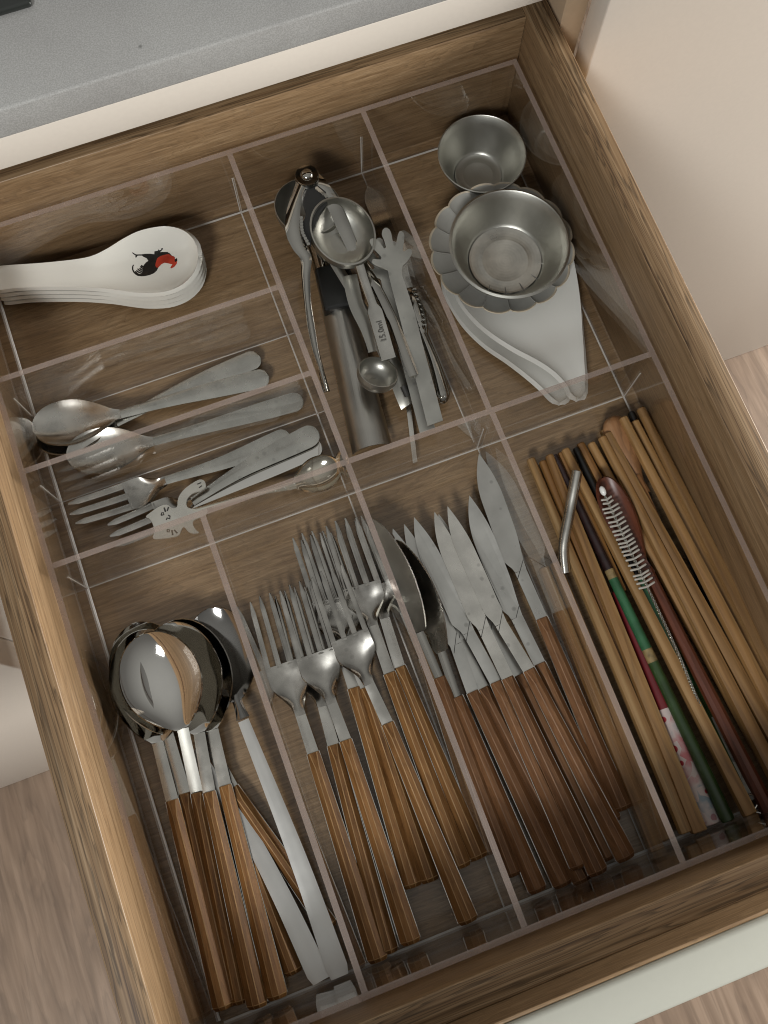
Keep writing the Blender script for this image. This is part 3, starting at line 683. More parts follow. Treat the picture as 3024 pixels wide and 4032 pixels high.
# ------------------------------------------------------------------ chopsticks and their neighbours
chopstick('bamboo chopstick lying first beside the divider wall, seen through it', (265.5, 174.1, 4.0), (262.2, 1.3, 5.0), rb=4.4, ra=3.2)
chopstick('bamboo chopstick second from the divider wall, seen through it', (273.0, 174.6, 4.0), (269.9, 4.8, 5.0), rb=4.2, ra=3.0)
chopstick('bamboo chopstick whose tip is leftmost in the row of tips', (284.4, 240.5, 5.0), (281.0, 4.8, 9.0), ra=2.7, rb=4.0)
chopstick('amber chopstick between the two leftmost bamboo ones', (291.2, 236.7, 4.0), (287.8, 7.6, 4.0), 'amber', ra=2.5, rb=3.4)
chopstick('bamboo chopstick third in the row, broad end beside the floral print', (295.4, 237.9, 8.0), (287.5, 2.8, 10.0), ra=2.6, rb=4.5)
chopstick('bamboo chopstick hidden low behind the dark lacquered tips', (304.1, 237.8, 4.0), (303.6, 143.3, 4.0), 'amber', ra=2.4, rb=3.2)
chopstick('bamboo chopstick crossing over the green lacquered one', (305.9, 237.9, 9.0), (317.6, 1.6, 13.0), ra=2.6, rb=3.9)
chopstick('amber chopstick with tip right of the black lacquered tip', (317.5, 238.9, 5.0), (329.2, 54.0, 4.0), 'amber', ra=2.6, rb=3.4)
chopstick('bamboo chopstick disappearing under the dark red spoon', (323.6, 236.6, 6.0), (341.7, 23.4, 5.0), ra=2.6, rb=3.5)
chopstick('bamboo chopstick running along the right of the dark red spoon', (330.3, 237.0, 10.0), (341.8, 3.9, 11.0), ra=2.7, rb=4.2)
chopstick('thin tip of a bamboo chopstick behind two others', (334.5, 241.8, 5.0), (350.0, 29.4, 5.0), ra=2.3, rb=3.2)
chopstick('striped bamboo chopstick between the two spoons', (334.7, 238.5, 9.0), (351.5, 8.3, 10.0), ra=2.8, rb=4.3)
chopstick('long bamboo chopstick over the pale wooden spoon', (347.1, 243.7, 12.0), (357.7, 6.1, 13.0), ra=2.7, rb=4.1)
chopstick('bamboo chopstick with splintered tip next to the black tip', (355.2, 240.3, 6.0), (364.9, 7.3, 7.0), ra=2.7, rb=3.9)
chopstick('bamboo chopstick nearest the outer drawer wall', (361.6, 246.4, 8.0), (368.3, 2.0, 9.0), ra=2.8, rb=4.2)
chopstick('black chopstick tip showing above the splintered bamboo one', (356.4, 247.1, 4.0), (351.9, 115.3, 4.0), 'black_lacquer', ra=2.2, rb=3.0, square=False, group=None)
chopstick('lacquered chopstick with black tip, bright green band and deep green end', (298.8, 236.9, 7.0), (305.2, 2.5, 12.0), ra=2.0, rb=3.7, square=False, group='green lacquered chopsticks',
          bands=[(0, .335, 'dark_lacquer', 'tip'), (.335, .36, 'gold_lacquer', 'ring'), (.36, .555, 'green_lacquer', 'band'), (.555, .59, 'gold_lacquer', 'ring'), (.59, 1, 'deep_green', 'shaft')])
chopstick('second green lacquered chopstick, mostly under the straw brush', (312.9, 236.6, 7.0), (320.1, 15.7, 7.0), ra=2.0, rb=3.4, square=False, group='green lacquered chopsticks',
          bands=[(0, .40, 'black_lacquer', 'tip'), (.40, .72, 'green_lacquer', 'band'), (.72, 1, 'deep_green', 'shaft')])
chopstick('red lacquered chopstick ending in a pink floral print', (300.3, 145.4, 5.0), (296.5, 3.5, 7.5), ra=2.6, rb=5.3, square=False, group=None,
          bands=[(0, .52, 'red_lacquer', 'shaft'), (.52, 1, 'floral_pink', 'printed_grip')])
chopstick('chopstick ending in a grey and cream floral print beneath the brush wire', (320.1, 107.5, 3.5), (324.1, 7.1, 5.0), ra=2.6, rb=4.8, square=False, group=None,
          bands=[(0, .5, 'deep_green', 'shaft'), (.5, 1, 'floral_grey', 'printed_grip')])

# dark red wooden spoon
r_, i_ = thing('wooden_spoon', 'dark red wooden spoon holding the head of the straw brush', 'spoon', (330.3, -1.0, 8.0), (319.5, 211.1, 15.0))
v, f = tube(catmull([(329.9, -0.8, 9.0), (323.7, 99.9, 12.0), (321.1, 150.9, 13.5)], 20), lambda s: 4.6-1.2*s, 10); link('handle', v, f, M['dark_red_wood'], r_, True, inv=i_)
bowl(r_, i_, Vector((320.3, 147.0, 15.0)), Vector((317.5, 210.5, 20.0)), 8.2, 4.2, M['dark_red_wood'], 4.2, 0.66, thick=2.4)
# pale wooden spoon, back of the bowl up
r_, i_ = thing('wooden_spoon', 'pale wooden spoon lying face down with its round back showing', 'spoon', (341.8, 49.3, 5.0), (343.4, 247.1, 8.0))
v, f = tube(catmull([(341.8, 49.3, 5.0), (340.9, 159.3, 6.0), (340.8, 207.0, 6.0)], 16), lambda s: 3.6, 8); link('handle', v, f, M['pale_wood'], r_, True, inv=i_)
a = Vector((342.6, 194.8, 6.0)); b = Vector((342.2, 248.0, 7.0)); rings = []
for i in range(25):
    s = i/24; p = a.lerp(b, 0.5-0.5*math.cos(math.pi*s)); u = (p-a).length/(b-a).length
    rr = 9.6*math.sqrt(max(0.0005, 1-(2*u**2.4-1)**2)); rr = (rr**3+(3.4*(1-smooth01(u*3)))**3)**(1/3)
    lat = Vector((-(b-a).y, (b-a).x, 0)).normalized()
    rings.append([p+lat*rr*math.cos(2*math.pi*k_/16)+Vector((0, 0, (5.0 if math.sin(2*math.pi*k_/16) > 0 else 2.5)*min(1, rr/8)*math.sin(2*math.pi*k_/16))) for k_ in range(16)])
v, f = loft(rings); link('bowl', v, f, M['pale_wood'], r_, True, inv=i_, sharp=50)
# steel drinking straw with a bend
r_, i_ = thing('steel_straw', 'bent polished steel drinking straw propped across the chopstick tips', 'straw', (276.3, 168.0, 7.0), (302.2, 218.7, 26.0))
st_ = Vector((301.4, 218.3, 29.0)); sb_ = Vector((278.8, 179.8, 13.0)); se_ = Vector((275.7, 166.4, 8.0))
P = catmull([se_, sb_.lerp(se_, .25), sb_.lerp(st_, .10), sb_.lerp(st_, .4), sb_.lerp(st_, .7), st_], 60)
v, f = tube(P, 3.3, 16, cap=False); v2, f2 = tube(P, 2.8, 16, cap=False)
V, F = merge([(v, f), (v2, [tuple(reversed(q)) for q in f2])]); n_ = len(v); m_ = len(P)-1
for k_ in range(16):
    b_ = (k_+1) % 16; F.append((m_*16+k_, m_*16+b_, n_+m_*16+b_, n_+m_*16+k_))
link('tube', V, F, M['blade2'], r_, True, inv=i_)
# straw cleaning brush
r_, i_ = thing('straw_brush', 'straw cleaning brush with white bead tip and twisted wire stem', 'brush', (318.7, 12.7, 14.0), (313.7, 203.0, 20.0))
wire = catmull([(313.0, 200.6, 22.0), (313.6, 176.0, 21.0), (314.4, 148.2, 20.0), (316.0, 102.1, 18.0), (316.7, 60.0, 14.0), (319.7, 12.6, 11.0)], 300)
for ph in (0, math.pi):
    P = []
    for i, p in enumerate(wire):
        a = i/300*2*math.pi*52+ph; q = lateral(wire, i); P.append(p+q*0.55*math.cos(a)+Vector((0, 0, 0.55*math.sin(a))))
    v, f = tube(P, 0.55, 6); link('wire', v, f, M['steel'], r_, True, inv=i_)
lp = catmull([(319.7, 12.6, 11.0), (324.7, 9.9, 10.0), (325.9, 5.0, 9.0), (321.6, 1.8, 9.0)], 24)
v, f = tube(lp, 0.6, 6); link('wire_loop', v, f, M['polished'], r_, True, inv=i_)
parts_ = []
for i in range(21):
    k_ = int(6+i*4.6); p = wire[k_]; L = lateral(wire, k_); t_ = (wire[k_+1]-wire[k_-1]).normalized()
    ln = 5.4 if i > 1 else 3.6
    for sd in (-1, 1):
        P = [p+L*sd*ln*q-t_*0.9*q+Vector((0, 0, .3+0.3*q)) for q in (0, .5, .92, 1)]
        v, f = tube(P, lambda s: 0.72 if s < .9 else .4, 8); o = link('bristle', v, f, M['bristle'], r_, True, inv=i_, sharp=70)
bm = bmesh.new(); bmesh.ops.create_uvsphere(bm, u_segments=14, v_segments=10, radius=1); me = bpy.data.meshes.new('bead')
c0 = Vector((312.7, 202.5, 23.0)); dd = (Vector((312.7, 202.5, 23.0))-wire[6]).normalized(); lt = Vector((-dd.y, dd.x, 0)).normalized(); zz = dd.cross(lt)
for q in bm.verts: q.co = (i_ @ (c0+dd*q.co.x*3.2+lt*q.co.y*1.9+zz*q.co.z*1.9))*S
for q in bm.faces: q.smooth = True
bm.to_mesh(me); bm.free(); me.materials.append(M['bead']); o = bpy.data.objects.new('bead', me); COL.objects.link(o); o.parent = r_

# ------------------------------------------------------------------ small spoons and forks, middle left
def small_handle(root, inv, P, w0, w1, mat, thick=2.0, n=30, crown=0.5):
    """P from round end to neck"""
    pts = catmull(P, n); L = sum((pts[i+1]-pts[i]).length for i in range(n))
    def hw(s):
        d = s*L; wv = w0+(w1-w0)*smooth01(s)
        return wv if d > w0 else max(.1, math.sqrt(max(0, 1-((w0-d)/w0)**2))*wv)
    rows = []
    ss = [0, .002, .006, .012, .02, .03, .045, .06]+[.06+.94*(i+1)/n for i in range(n)]
    def at(s):
        x = s*n; k_ = min(n-1, int(x)); return pts[k_].lerp(pts[k_+1], x-k_)
    for s in ss:
        p = at(s); q = at(min(1, s+.02)); o_ = at(max(0, s-.02)); t_ = (q-o_); t_.z = 0; t_.normalize(); la = Vector((-t_.y, t_.x, 0))
        rows.append([p+la*hw(s)*c+Vector((0, 0, -crown*c*c)) for c in (-1, -.9, -.5, 0, .5, .9, 1)])
    v, f = grid_shell(rows, thick); return link('handle', v, f, mat, root, True, inv=inv, sharp=50)
def small_spoon(label, end, mid, nk, tip, W, D=5, mat='steel', w0=6.6, w1=3.0):
    root, inv = thing('dessert_spoon', label, 'spoon', end, nk, 'small steel spoons in the narrow compartment')
    small_handle(root, inv, [end, mid, nk], w0, w1, M['steel'])
    bowl(root, inv, Vector(nk), Vector(tip), W, D, M[mat], 3.0, 0.60)
small_spoon('steel spoon half hidden beneath the longer of the two touching spoons', (148.6, 364.3, 4.0), (98.0, 360.4, 5.0), (49.2, 353.2, 5.0), (0.0, 358.3, 6.0), 13.0, mat='strip')
small_spoon('steel spoon with wide bowl nearest the acrylic side wall', (149.3, 348.7, 6.0), (93.6, 353.5, 8.0), (53.9, 356.0, 9.0), (0.8, 365.6, 11.0), 14.6, mat='strip')
small_spoon('steel spoon lying clear in front of the touching pair', (164.7, 327.3, 4.0), (106.7, 330.4, 5.0), (67.8, 332.4, 7.0), (15.1, 341.1, 9.0), 14.6, mat='strip')
def small_fork(label, end, mid, nk, rt, tips, W=9.3, w0=6.6):
    root, inv, hd = table_fork(label, nk, end, nk, rt, tips, W, 3, None, 'three-tined steel forks', 'fork', wn=2.8, tw=2.1, name='dessert_fork', arch=1.5)
    small_handle(root, inv, [end, mid, nk], w0, 2.8, M['steel'])
small_fork('three-tined steel fork lying alone just above the cat spoon', (149.2, 307.5, 4.0), (106.7, 304.9, 5.0), (67.0, 306.0, 6.0), (41.7, 304.5, 6.0), (4.2, 305.8, 6.0))
small_fork('three-tined steel fork with mirror handle under the cat shape', (166.2, 302.3, 9.0), (116.7, 295.8, 8.0), (78.2, 287.2, 6.0), (55.0, 286.0, 5.0), (23.1, 284.3, 5.0), W=9.8, w0=7.2)
root, inv = thing('dessert_knife', 'steel handle just below the mirror handle of the fork', 'cutlery', (165.4, 295.7, 4.0), (76.8, 286.1, 4.0), None)
small_handle(root, inv, [(165.3, 295.4, 5.0), (118.4, 289.5, 5.0), (75.3, 285.7, 4.0)], 7.0, 2.6, M['polished'])

# cat-shaped teaspoon
root, inv = thing('cat_teaspoon', 'gold-tinted teaspoon whose handle ends in a cat shape with one raised paw', 'teaspoon', (62.4, 279.9, 14.0), (140.9, 272.8, 8.0))
M['champagne'] = steel('champagne_steel', (0.70, 0.66, 0.56), 0.05, 0.12, smear=0.12)
M['cat_plate'] = steel('cat_plate_steel', (0.72, 0.69, 0.62), 0.22, 0.34, smear=0.2)
v, f = strip(catmull([(77.4, 279.1, 14.0), (115.0, 276.9, 12.0), (141.7, 274.7, 9.0)], 24), lambda s: 1.7+1.0*smooth01(s*3-2), 1.8, 5, lambda s, t_: -0.8*t_*t_)
link('stem', v, f, M['champagne'], root, True, inv=inv)
bowl(root, inv, Vector((140.5, 274.6, 9.0)), Vector((171.3, 277.1, 10.0)), 10.8, 5, M['champagne'], 2.6, 0.55)
cat_out = [(50.3, 285.1, 14.0), (52.1, 285.9, 14.0), (57.2, 287.7, 14.0), (61.9, 288.5, 14.0), (64.8, 287.8, 14.0), (66.1, 285.1, 14.0), (68.2, 284.0, 14.0), (70.0, 284.8, 14.0), (71.0, 288.1, 14.0), (73.0, 291.0, 14.0), (76.8, 293.7, 14.0), (81.2, 295.4, 14.0), (85.9, 296.6, 14.0), (88.3, 296.6, 14.0), (90.1, 295.1, 14.0), (90.3, 292.4, 14.0), (89.3, 290.3, 14.0), (86.1, 289.8, 14.0), (81.2, 289.8, 14.0), (78.0, 288.4, 14.0), (75.9, 286.3, 14.0), (75.0, 282.9, 14.0), (76.6, 280.9, 14.0), (80.3, 279.5, 14.0), (85.5, 278.3, 14.0), (86.4, 275.7, 14.0), (83.7, 273.8, 14.0), (77.7, 273.5, 14.0), (75.7, 272.8, 14.0), (75.0, 270.5, 14.0), (75.9, 266.9, 14.0), (77.4, 264.9, 14.0), (75.6, 264.8, 14.0), (72.5, 266.0, 14.0), (70.9, 268.4, 14.0), (70.2, 270.8, 14.0), (69.1, 271.4, 14.0), (67.4, 269.7, 14.0), (65.7, 267.4, 14.0), (63.2, 267.1, 14.0), (58.6, 267.9, 14.0), (54.1, 268.9, 14.0), (51.0, 269.9, 14.0), (50.1, 271.1, 14.0), (51.6, 273.0, 14.0), (52.7, 274.4, 14.0), (52.8, 278.0, 14.0), (52.7, 281.0, 14.0), (51.8, 283.1, 14.0), (50.6, 283.9, 14.0)]
co = [inv @ Vector(q) for q in cat_out]; zc_ = sum(q.z for q in co)/len(co)
sm = []
for i in range(len(co)):
    a, b = co[i], co[(i+1) % len(co)]; sm += [tuple((a*.75+b*.25)[:2]), tuple((a*.25+b*.75)[:2])]
v, f = plate(sm, zc_-1.2, zc_+.5); plate_o = link('cat_plate', v, f, M['cat_plate'], root)
def mark(pts, wd, name='face_mark'):
    P = [inv @ Vector(q) for q in pts]
    for q in P: q.z = zc_+.55
    v, f = tube(P, wd, 6); link(name, v, f, M['engrave'], plate_o)
mark([(62.2, 286.6, 14.0), (62.2, 283.8, 14.0)], .5); mark([(64.8, 286.1, 14.0), (63.3, 284.0, 14.0)], .45)
mark([(59.1, 282.6, 14.0), (59.8, 284.0, 14.0), (60.8, 283.8, 14.0), (60.8, 282.5, 14.0), (59.1, 282.6, 14.0)], .4)
mark([(63.1, 281.3, 14.0), (63.9, 280.4, 14.0), (63.3, 278.9, 14.0), (61.9, 279.9, 14.0), (61.2, 278.9, 14.0)], .45)
mark([(59.9, 273.0, 14.0), (61.0, 272.4, 14.0), (60.5, 271.2, 14.0), (59.4, 271.6, 14.0), (59.9, 273.0, 14.0)], .4)
mark([(62.4, 271.7, 14.0), (61.9, 268.6, 14.0)], .5); mark([(63.7, 271.4, 14.0), (64.8, 268.9, 14.0)], .5)
mark([(85.4, 294.2, 14.0), (87.9, 294.4, 14.0)], .35); mark([(85.7, 291.7, 14.0), (87.8, 292.4, 14.0)], .35)

# ------------------------------------------------------------------ stack of porcelain soup spoons, back left

PST = [
    ((7.6, 469.1, 24.0), (5.1, 459.6, 24.0), 0.0),
    ((9.1, 471.0, 24.0), (5.3, 457.0, 24.0), 0.6),
    ((11.0, 471.4, 24.0), (6.7, 455.4, 24.0), 1.0),
    ((15.2, 470.6, 24.0), (10.8, 454.4, 24.0), 1.0),
    ((24.8, 467.9, 24.0), (20.5, 452.2, 24.0), 0.9),
    ((35.9, 464.7, 24.0), (31.4, 448.6, 24.0), 0.9),
    ((50.8, 460.9, 24.0), (45.8, 443.5, 24.0), 1.0),
    ((62.1, 458.5, 24.0), (56.6, 439.3, 24.0), 1.3),
    ((70.7, 457.7, 24.0), (64.4, 436.0, 24.0), 2.0),
    ((80.9, 459.4, 24.0), (72.8, 432.2, 24.0), 3.5),
    ((91.6, 462.4, 24.0), (81.1, 427.6, 24.0), 5.0),
    ((101.9, 464.2, 24.0), (89.3, 423.2, 24.0), 6.0),
    ((111.5, 463.6, 24.0), (97.9, 419.9, 24.0), 6.6),
    ((119.9, 461.6, 24.0), (106.1, 417.9, 24.0), 6.6),
    ((126.8, 457.6, 24.0), (114.3, 418.1, 24.0), 6.0),
    ((131.6, 452.1, 24.0), (121.4, 420.4, 24.0), 5.0),
    ((134.0, 445.4, 24.0), (127.3, 424.6, 24.0), 3.0),
    ((134.1, 439.9, 24.0), (130.8, 429.6, 24.0), 1.2),
    ((133.3, 435.6, 24.0), (132.7, 433.5, 24.0), 0.2),
]
def pair_dish(root, st, p0, thick, pw=2.6, nv=17, n=44, dz=0.0, inv=None, name='dish', mat=None, flatr=0.0, sharp=60):
    """shallow dish from paired rim points ((x,y,z),(x,y,z),depth)"""
    A = catmull([q[0] for q in st], n); B = catmull([q[1] for q in st], n); D = catmull([(q[2], i, 0) for i, q in enumerate(st)], n)
    # resample depth on the same index spacing as the rim
    rows = []
    m = len(st)-1
    LA = [0]
    for i in range(m): LA.append(LA[-1]+(Vector(st[i+1][0])-Vector(st[i][0])).length)
    for i in range(n+1):
        s_ = LA[-1]*i/n; k_ = 0
        while k_ < m-1 and s_ > LA[k_+1]: k_ += 1
        t_ = (s_-LA[k_])/max(1e-6, LA[k_+1]-LA[k_]); q = [st[max(0, min(m, k_+o))] for o in (-1, 0, 1, 2)]
        def cr(f):
            a, b, c, d = map(f, q); return 0.5*((2*b)+(c-a)*t_+(2*a-5*b+4*c-d)*t_*t_+(3*b-3*c+d-a)*t_**3)
        a = cr(lambda x: Vector(x[0])); b = cr(lambda x: Vector(x[1])); d = max(0, cr(lambda x: x[2]))
        row = []
        for j in range(nv):
            t2 = -math.cos(math.pi*j/(nv-1)); row.append(a.lerp(b, (1+t2)/2)+Vector((0, 0, dz-d*(1-abs(t2)**pw))))
        rows.append(row)
    v, f = grid_shell(rows, thick)
    return link(name, v, f, mat, root, True, inv=inv, sharp=sharp)
PL = ['porcelain soup spoon at the bottom of the white stack', 'second porcelain soup spoon from the bottom of the white stack', 'third porcelain soup spoon, directly under the top one', 'topmost porcelain soup spoon of the stack, printed with a black and red rooster']
cut = None
for k_ in range(4):
    root, inv = thing('porcelain_spoon', PL[k_], 'soup spoon', (6, 464, 2+5.5*k_), (134, 434, 2+5.5*k_), 'stacked white porcelain soup spoons')
    o = pair_dish(root, PST, 0, 2.8, 2.4, dz=-5.5*(3-k_)-.6, inv=inv, name='body', mat=M['ceramic'])
    c = inv @ Vector((12.9, 463.1, 23.0))
    v, f = tube([Vector((c.x, c.y, -20)), Vector((c.x, c.y, 45))], 2.9, 20); cu = link('cutter', v, f, M['ceramic'])
    cu.matrix_world = root.matrix_world
    md = o.modifiers.new('hole', 'BOOLEAN'); md.operation = 'DIFFERENCE'; md.object = cu; md.solver = 'EXACT'
    bpy.context.view_layer.update()
    me = bpy.data.meshes.new_from_object(o.evaluated_get(bpy.context.evaluated_depsgraph_get())); o.modifiers.clear(); o.data = me
    bpy.data.objects.remove(cu)
# the rooster print follows the glazed bowl
dg = bpy.context.evaluated_depsgraph_get()
top_body = o; rinv = inv
def on_bowl(p, lift=0.12):
    q = rinv @ Vector(p)
    hit, loc, nr, ix = top_body.ray_cast(Vector((q.x*S, q.y*S, 0.06)), Vector((0, 0, -1)))
    return Vector((q.x, q.y, (loc.z/S if hit else q.z)+lift))
def print_poly(name, pts, mat, lift=0.12):
    from mathutils.geometry import delaunay_2d_cdt
    P = [rinv @ Vector(p) for p in pts]; n = len(P)
    xs = [p.x for p in P]; ys = [p.y for p in P]; g = 1.2
    v2 = [Vector((p.x, p.y)) for p in P]
    def inside(x, y):
        c = False
        for i in range(n):
            a, b = P[i], P[i-1]
            if (a.y > y) != (b.y > y) and x < (b.x-a.x)*(y-a.y)/(b.y-a.y)+a.x: c = not c
        return c
    x = min(xs)+g/2
    while x < max(xs):
        y = min(ys)+g/2
        while y < max(ys):
            if inside(x, y): v2.append(Vector((x, y)))
            y += g
        x += g
    vo, eo, fo, *_ = delaunay_2d_cdt(v2, [(i, (i+1) % n) for i in range(n)], [], 0, 1e-4)
    V = []
    for q in vo:
        hit, loc, nr, ix = top_body.ray_cast(Vector((q.x*S, q.y*S, 0.06)), Vector((0, 0, -1)))
        V.append((q.x, q.y, (loc.z/S if hit else 0)+lift))
    F = [tuple(f) for f in fo if inside(sum(vo[i].x for i in f)/3, sum(vo[i].y for i in f)/3)]
    o_ = link(name, V, F, mat, top_body, True); return o_
def print_line(name, pts, wd, mat, lift=0.1):
    P = catmull([on_bowl(p, lift) for p in pts], 14)
    v, f = strip(P, lambda s: wd*(1 if .08 < s < .94 else .5), 0.08, 3); return link(name, v, f, mat, top_body, True)
R = 17.5
print_poly('rooster_print', [(96.3, 452.0, 18.0), (99.5, 451.1, 18.0), (102.0, 450.7, 18.0), (104.5, 449.9, 18.0), (107.0, 448.7, 18.0), (107.7, 450.5, 18.0), (109.9, 450.2, 18.0), (110.6, 450.9, 18.0), (111.0, 450.1, 18.0), (112.1, 450.1, 18.0), (112.5, 450.9, 18.0), (113.3, 450.8, 18.0), (113.3, 450.1, 18.0), (111.9, 449.3, 18.0), (110.8, 448.9, 18.0), (113.0, 448.2, 18.0), (115.4, 447.3, 18.0), (116.5, 445.8, 18.0), (117.4, 443.6, 18.0), (115.5, 442.6, 18.0), (110.0, 442.2, 18.0), (106.4, 438.9, 18.0), (105.1, 437.4, 18.0), (102.9, 436.1, 18.0), (100.1, 435.7, 18.0), (97.4, 435.8, 18.0), (95.0, 436.3, 18.0), (92.6, 437.4, 18.0), (91.3, 439.1, 18.0), (90.6, 441.0, 18.0), (90.5, 443.1, 18.0), (91.1, 444.9, 18.0), (92.0, 446.0, 18.0), (92.8, 445.8, 18.0), (91.8, 444.7, 18.0), (91.3, 442.5, 18.0), (91.7, 440.3, 18.0), (93.1, 438.8, 18.0), (95.2, 438.1, 18.0), (95.8, 439.0, 18.0), (97.7, 442.5, 18.0), (98.3, 443.8, 18.0), (100.3, 445.1, 18.0), (102.0, 445.7, 18.0), (101.6, 447.7, 18.0), (100.0, 449.2, 18.0), (99.3, 450.3, 18.0), (96.6, 451.0, 18.0), (95.5, 450.1, 18.0), (94.9, 450.4, 18.0), (95.5, 451.4, 18.0), (94.7, 452.6, 18.0), (94.0, 453.6, 18.0), (94.4, 453.9, 18.0), (95.7, 452.4, 18.0)], M['black_print'])
print_poly('rooster_print', [(105.2, 441.2, 18.0), (106.1, 443.0, 18.0), (107.9, 445.6, 18.0), (110.3, 446.3, 18.0), (112.9, 446.2, 18.0), (115.7, 445.8, 18.0), (116.8, 444.2, 18.0), (118.1, 443.2, 18.0), (118.7, 442.3, 18.0), (118.3, 440.9, 18.0), (119.4, 439.3, 18.0), (118.4, 437.3, 18.0), (116.3, 435.8, 18.0), (114.0, 435.5, 18.0), (113.9, 436.5, 18.0), (115.7, 438.0, 18.0), (113.3, 439.8, 18.0), (111.3, 441.0, 18.0), (109.1, 440.7, 18.0), (106.4, 439.0, 18.0), (105.3, 439.7, 18.0)], M['red_print'], 0.2)
print_poly('rooster_print', [(118.3, 440.9, 18.0), (119.8, 441.0, 18.0), (119.5, 439.3, 18.0), (118.0, 438.8, 18.0), (117.7, 439.6, 18.0)], M['black_print'], 0.28)
for a, b in (((96.9, 444.3, 18.0), (98.4, 442.3, 18.0)), ((96.1, 443.7, 18.0), (97.6, 441.5, 18.0)), ((95.2, 442.6, 18.0), (97.0, 440.5, 18.0)), ((93.9, 442.6, 18.0), (96.0, 439.7, 18.0)), ((92.8, 441.7, 18.0), (95.6, 438.5, 18.0)), ((92.0, 441.3, 18.0), (93.5, 438.4, 18.0))):
    print_line('feather_stroke', [a, tuple((Vector(a)+Vector(b))/2+Vector((-.2, -.3, 0))), b], .45, M['black_print'])

# ------------------------------------------------------------------ back middle compartment
def round_cup(root, c, nrm, r, depth, mat, inv, thick=1.0, floor_r=0.35, lip=0.6, name='cup', n=56, oval=1.0, odir=None):
    """measuring-scoop bowl: rim centre c, rim normal nrm"""
    prof = [(r+lip, 0), (r+lip, .5), (r, .6)]
    for i in range(1, 13):
        a = math.pi/2*i/12; prof.append((max(floor_r*r*(i/12), r*math.cos(a)**0.72) if i < 12 else floor_r*r, -depth*math.sin(a)**0.9))
    prof.append((0.01, -depth-.1))
    out = [(0.01, -depth-thick)]+[(q[0]+thick, q[1]-thick*.6) for q in prof[-2:2:-1]]+[(r+lip, -.7)]
    v, f = lathe(prof+out+[prof[0]], n)
    Z = Vector(nrm).normalized(); X = Z.orthogonal().normalized()
    if odir is not None: X = Vector(odir); X = (X-Z*X.dot(Z)).normalized()
    Y = Z.cross(X); v = [(p[0]*oval, p[1], p[2]) for p in v]
    v = [Vector(c)+X*p[0]+Y*p[1]+Z*p[2] for p in v]
    return link(name, v, f, mat, root, True, inv=inv, sharp=40)
def bar(root, inv, P, hw, thick, mat, name='arm', n=40, dish=None, nv=5):
    v, f = strip(catmull(P, n), hw if callable(hw) else (lambda s: hw), thick, nv, dish); return link(name, v, f, mat, root, True, inv=inv, sharp=40)

# half-round brushed steel tool with a black collar
root, inv = thing('apple_corer', 'brushed steel half-round corer with black plastic collar, lying under the scoops', 'kitchen tool', (195.6, 282.9, 4.0), (211.8, 389.4, 6.0))
bar(root, inv, [(194.1, 280.3, 14.0), (200.9, 333.0, 14.0), (207.1, 379.9, 14.0)], lambda s: 12.8-2.0*s, 1.1, M['brushed'], 'trough', 30, lambda s, t_: -12*(1-math.sqrt(max(0, 1-(t_*.99)**2))), 25)
v, f = box(-15, 16, -12.6, 12.6, -11, 4); c = Vector((209.8, 387.5, 14.0)); ax = (Vector((209.5, 399.7, 14.0))-Vector((207.6, 376.9, 14.0))).normalized(); la = Vector((-ax.y, ax.x, 0))
bm = bmesh.new(); vv = [bm.verts.new((inv @ (c+ax*p[0]+la*p[1]*(1-.12*(p[0] > 0))+Vector((0, 0, p[2]))))*S) for p in v]
for q in f: bm.faces.new([vv[i] for i in q])
bmesh.ops.bevel(bm, geom=bm.edges[:], offset=2.2*S, segments=3, profile=.5, affect='EDGES')
me = bpy.data.meshes.new('collar'); bm.to_mesh(me); bm.free(); me.materials.append(M['black']); o = bpy.data.objects.new('collar', me); COL.objects.link(o); o.parent = root
bar(root, inv, [(208.9, 397.7, 16.0), (209.8, 408.9, 16.0), (210.8, 423.7, 16.0)], lambda s: 9.5, 1.6, M['chrome'], 'handle', 10, lambda s, t_: -8*(1-math.sqrt(max(0, 1-(t_*.98)**2))), 13)

# measuring scoops
c1 = Vector((209.0, 438.5, 32.0))
root, inv = thing('measuring_scoop', 'lower steel measuring scoop with dark shaded bowl, long handle with a hanging hole', 'measuring spoon', c1, (223.8, 297.3, 14.0), 'steel measuring scoops')
round_cup(root, c1, (-0.05, 0.12, 1), 19.6, 17, M['cup'], inv, oval=1.15, odir=Vector((220.7, 411.5, 30.0))-c1)
hp = [(212.5, 400.9, 26.0), (218.6, 367.0, 22.0), (223.5, 330.5, 18.0), (224.2, 303.6, 14.0), (224.8, 297.9, 12.0)]
bar(root, inv, hp, lambda s: 3.2+2.2*smooth01(s*2-.5), 1.2, M['cup'], 'handle', 40, lambda s, t_: -1.6*abs(t_)**1.5)
v, f = tube([Vector((225.1, 309.1, 17.0)), Vector((225.6, 302.5, 15.0))], 2.0, 12); v = [Vector((p.x, p.y, p.z)) for p in v]
link('hanging_hole', v, f, M['engrave'], root, True, inv=inv)
c3 = Vector((211.2, 316.5, 34.0))
root, inv = thing('measuring_scoop', 'small steel measuring scoop tilted over the corer, lowest of the scoops', 'measuring spoon', c3, (216.4, 363.6, 30.0), 'steel measuring scoops')
round_cup(root, c3, (0.38, 0.28, 1), 11.8, 9.5, M['cup'], inv, n=44)
bar(root, inv, [(212.9, 330.8, 33.0), (214.9, 348.4, 33.0), (214.5, 365.0, 33.0), (217.3, 383.8, 33.0)], lambda s: 2.6+2.0*smooth01(s*2), 1.2, M['cup'], 'handle', 24, lambda s, t_: -.8*t_*t_)
cA = Vector((221.5, 406.6, 46.0))
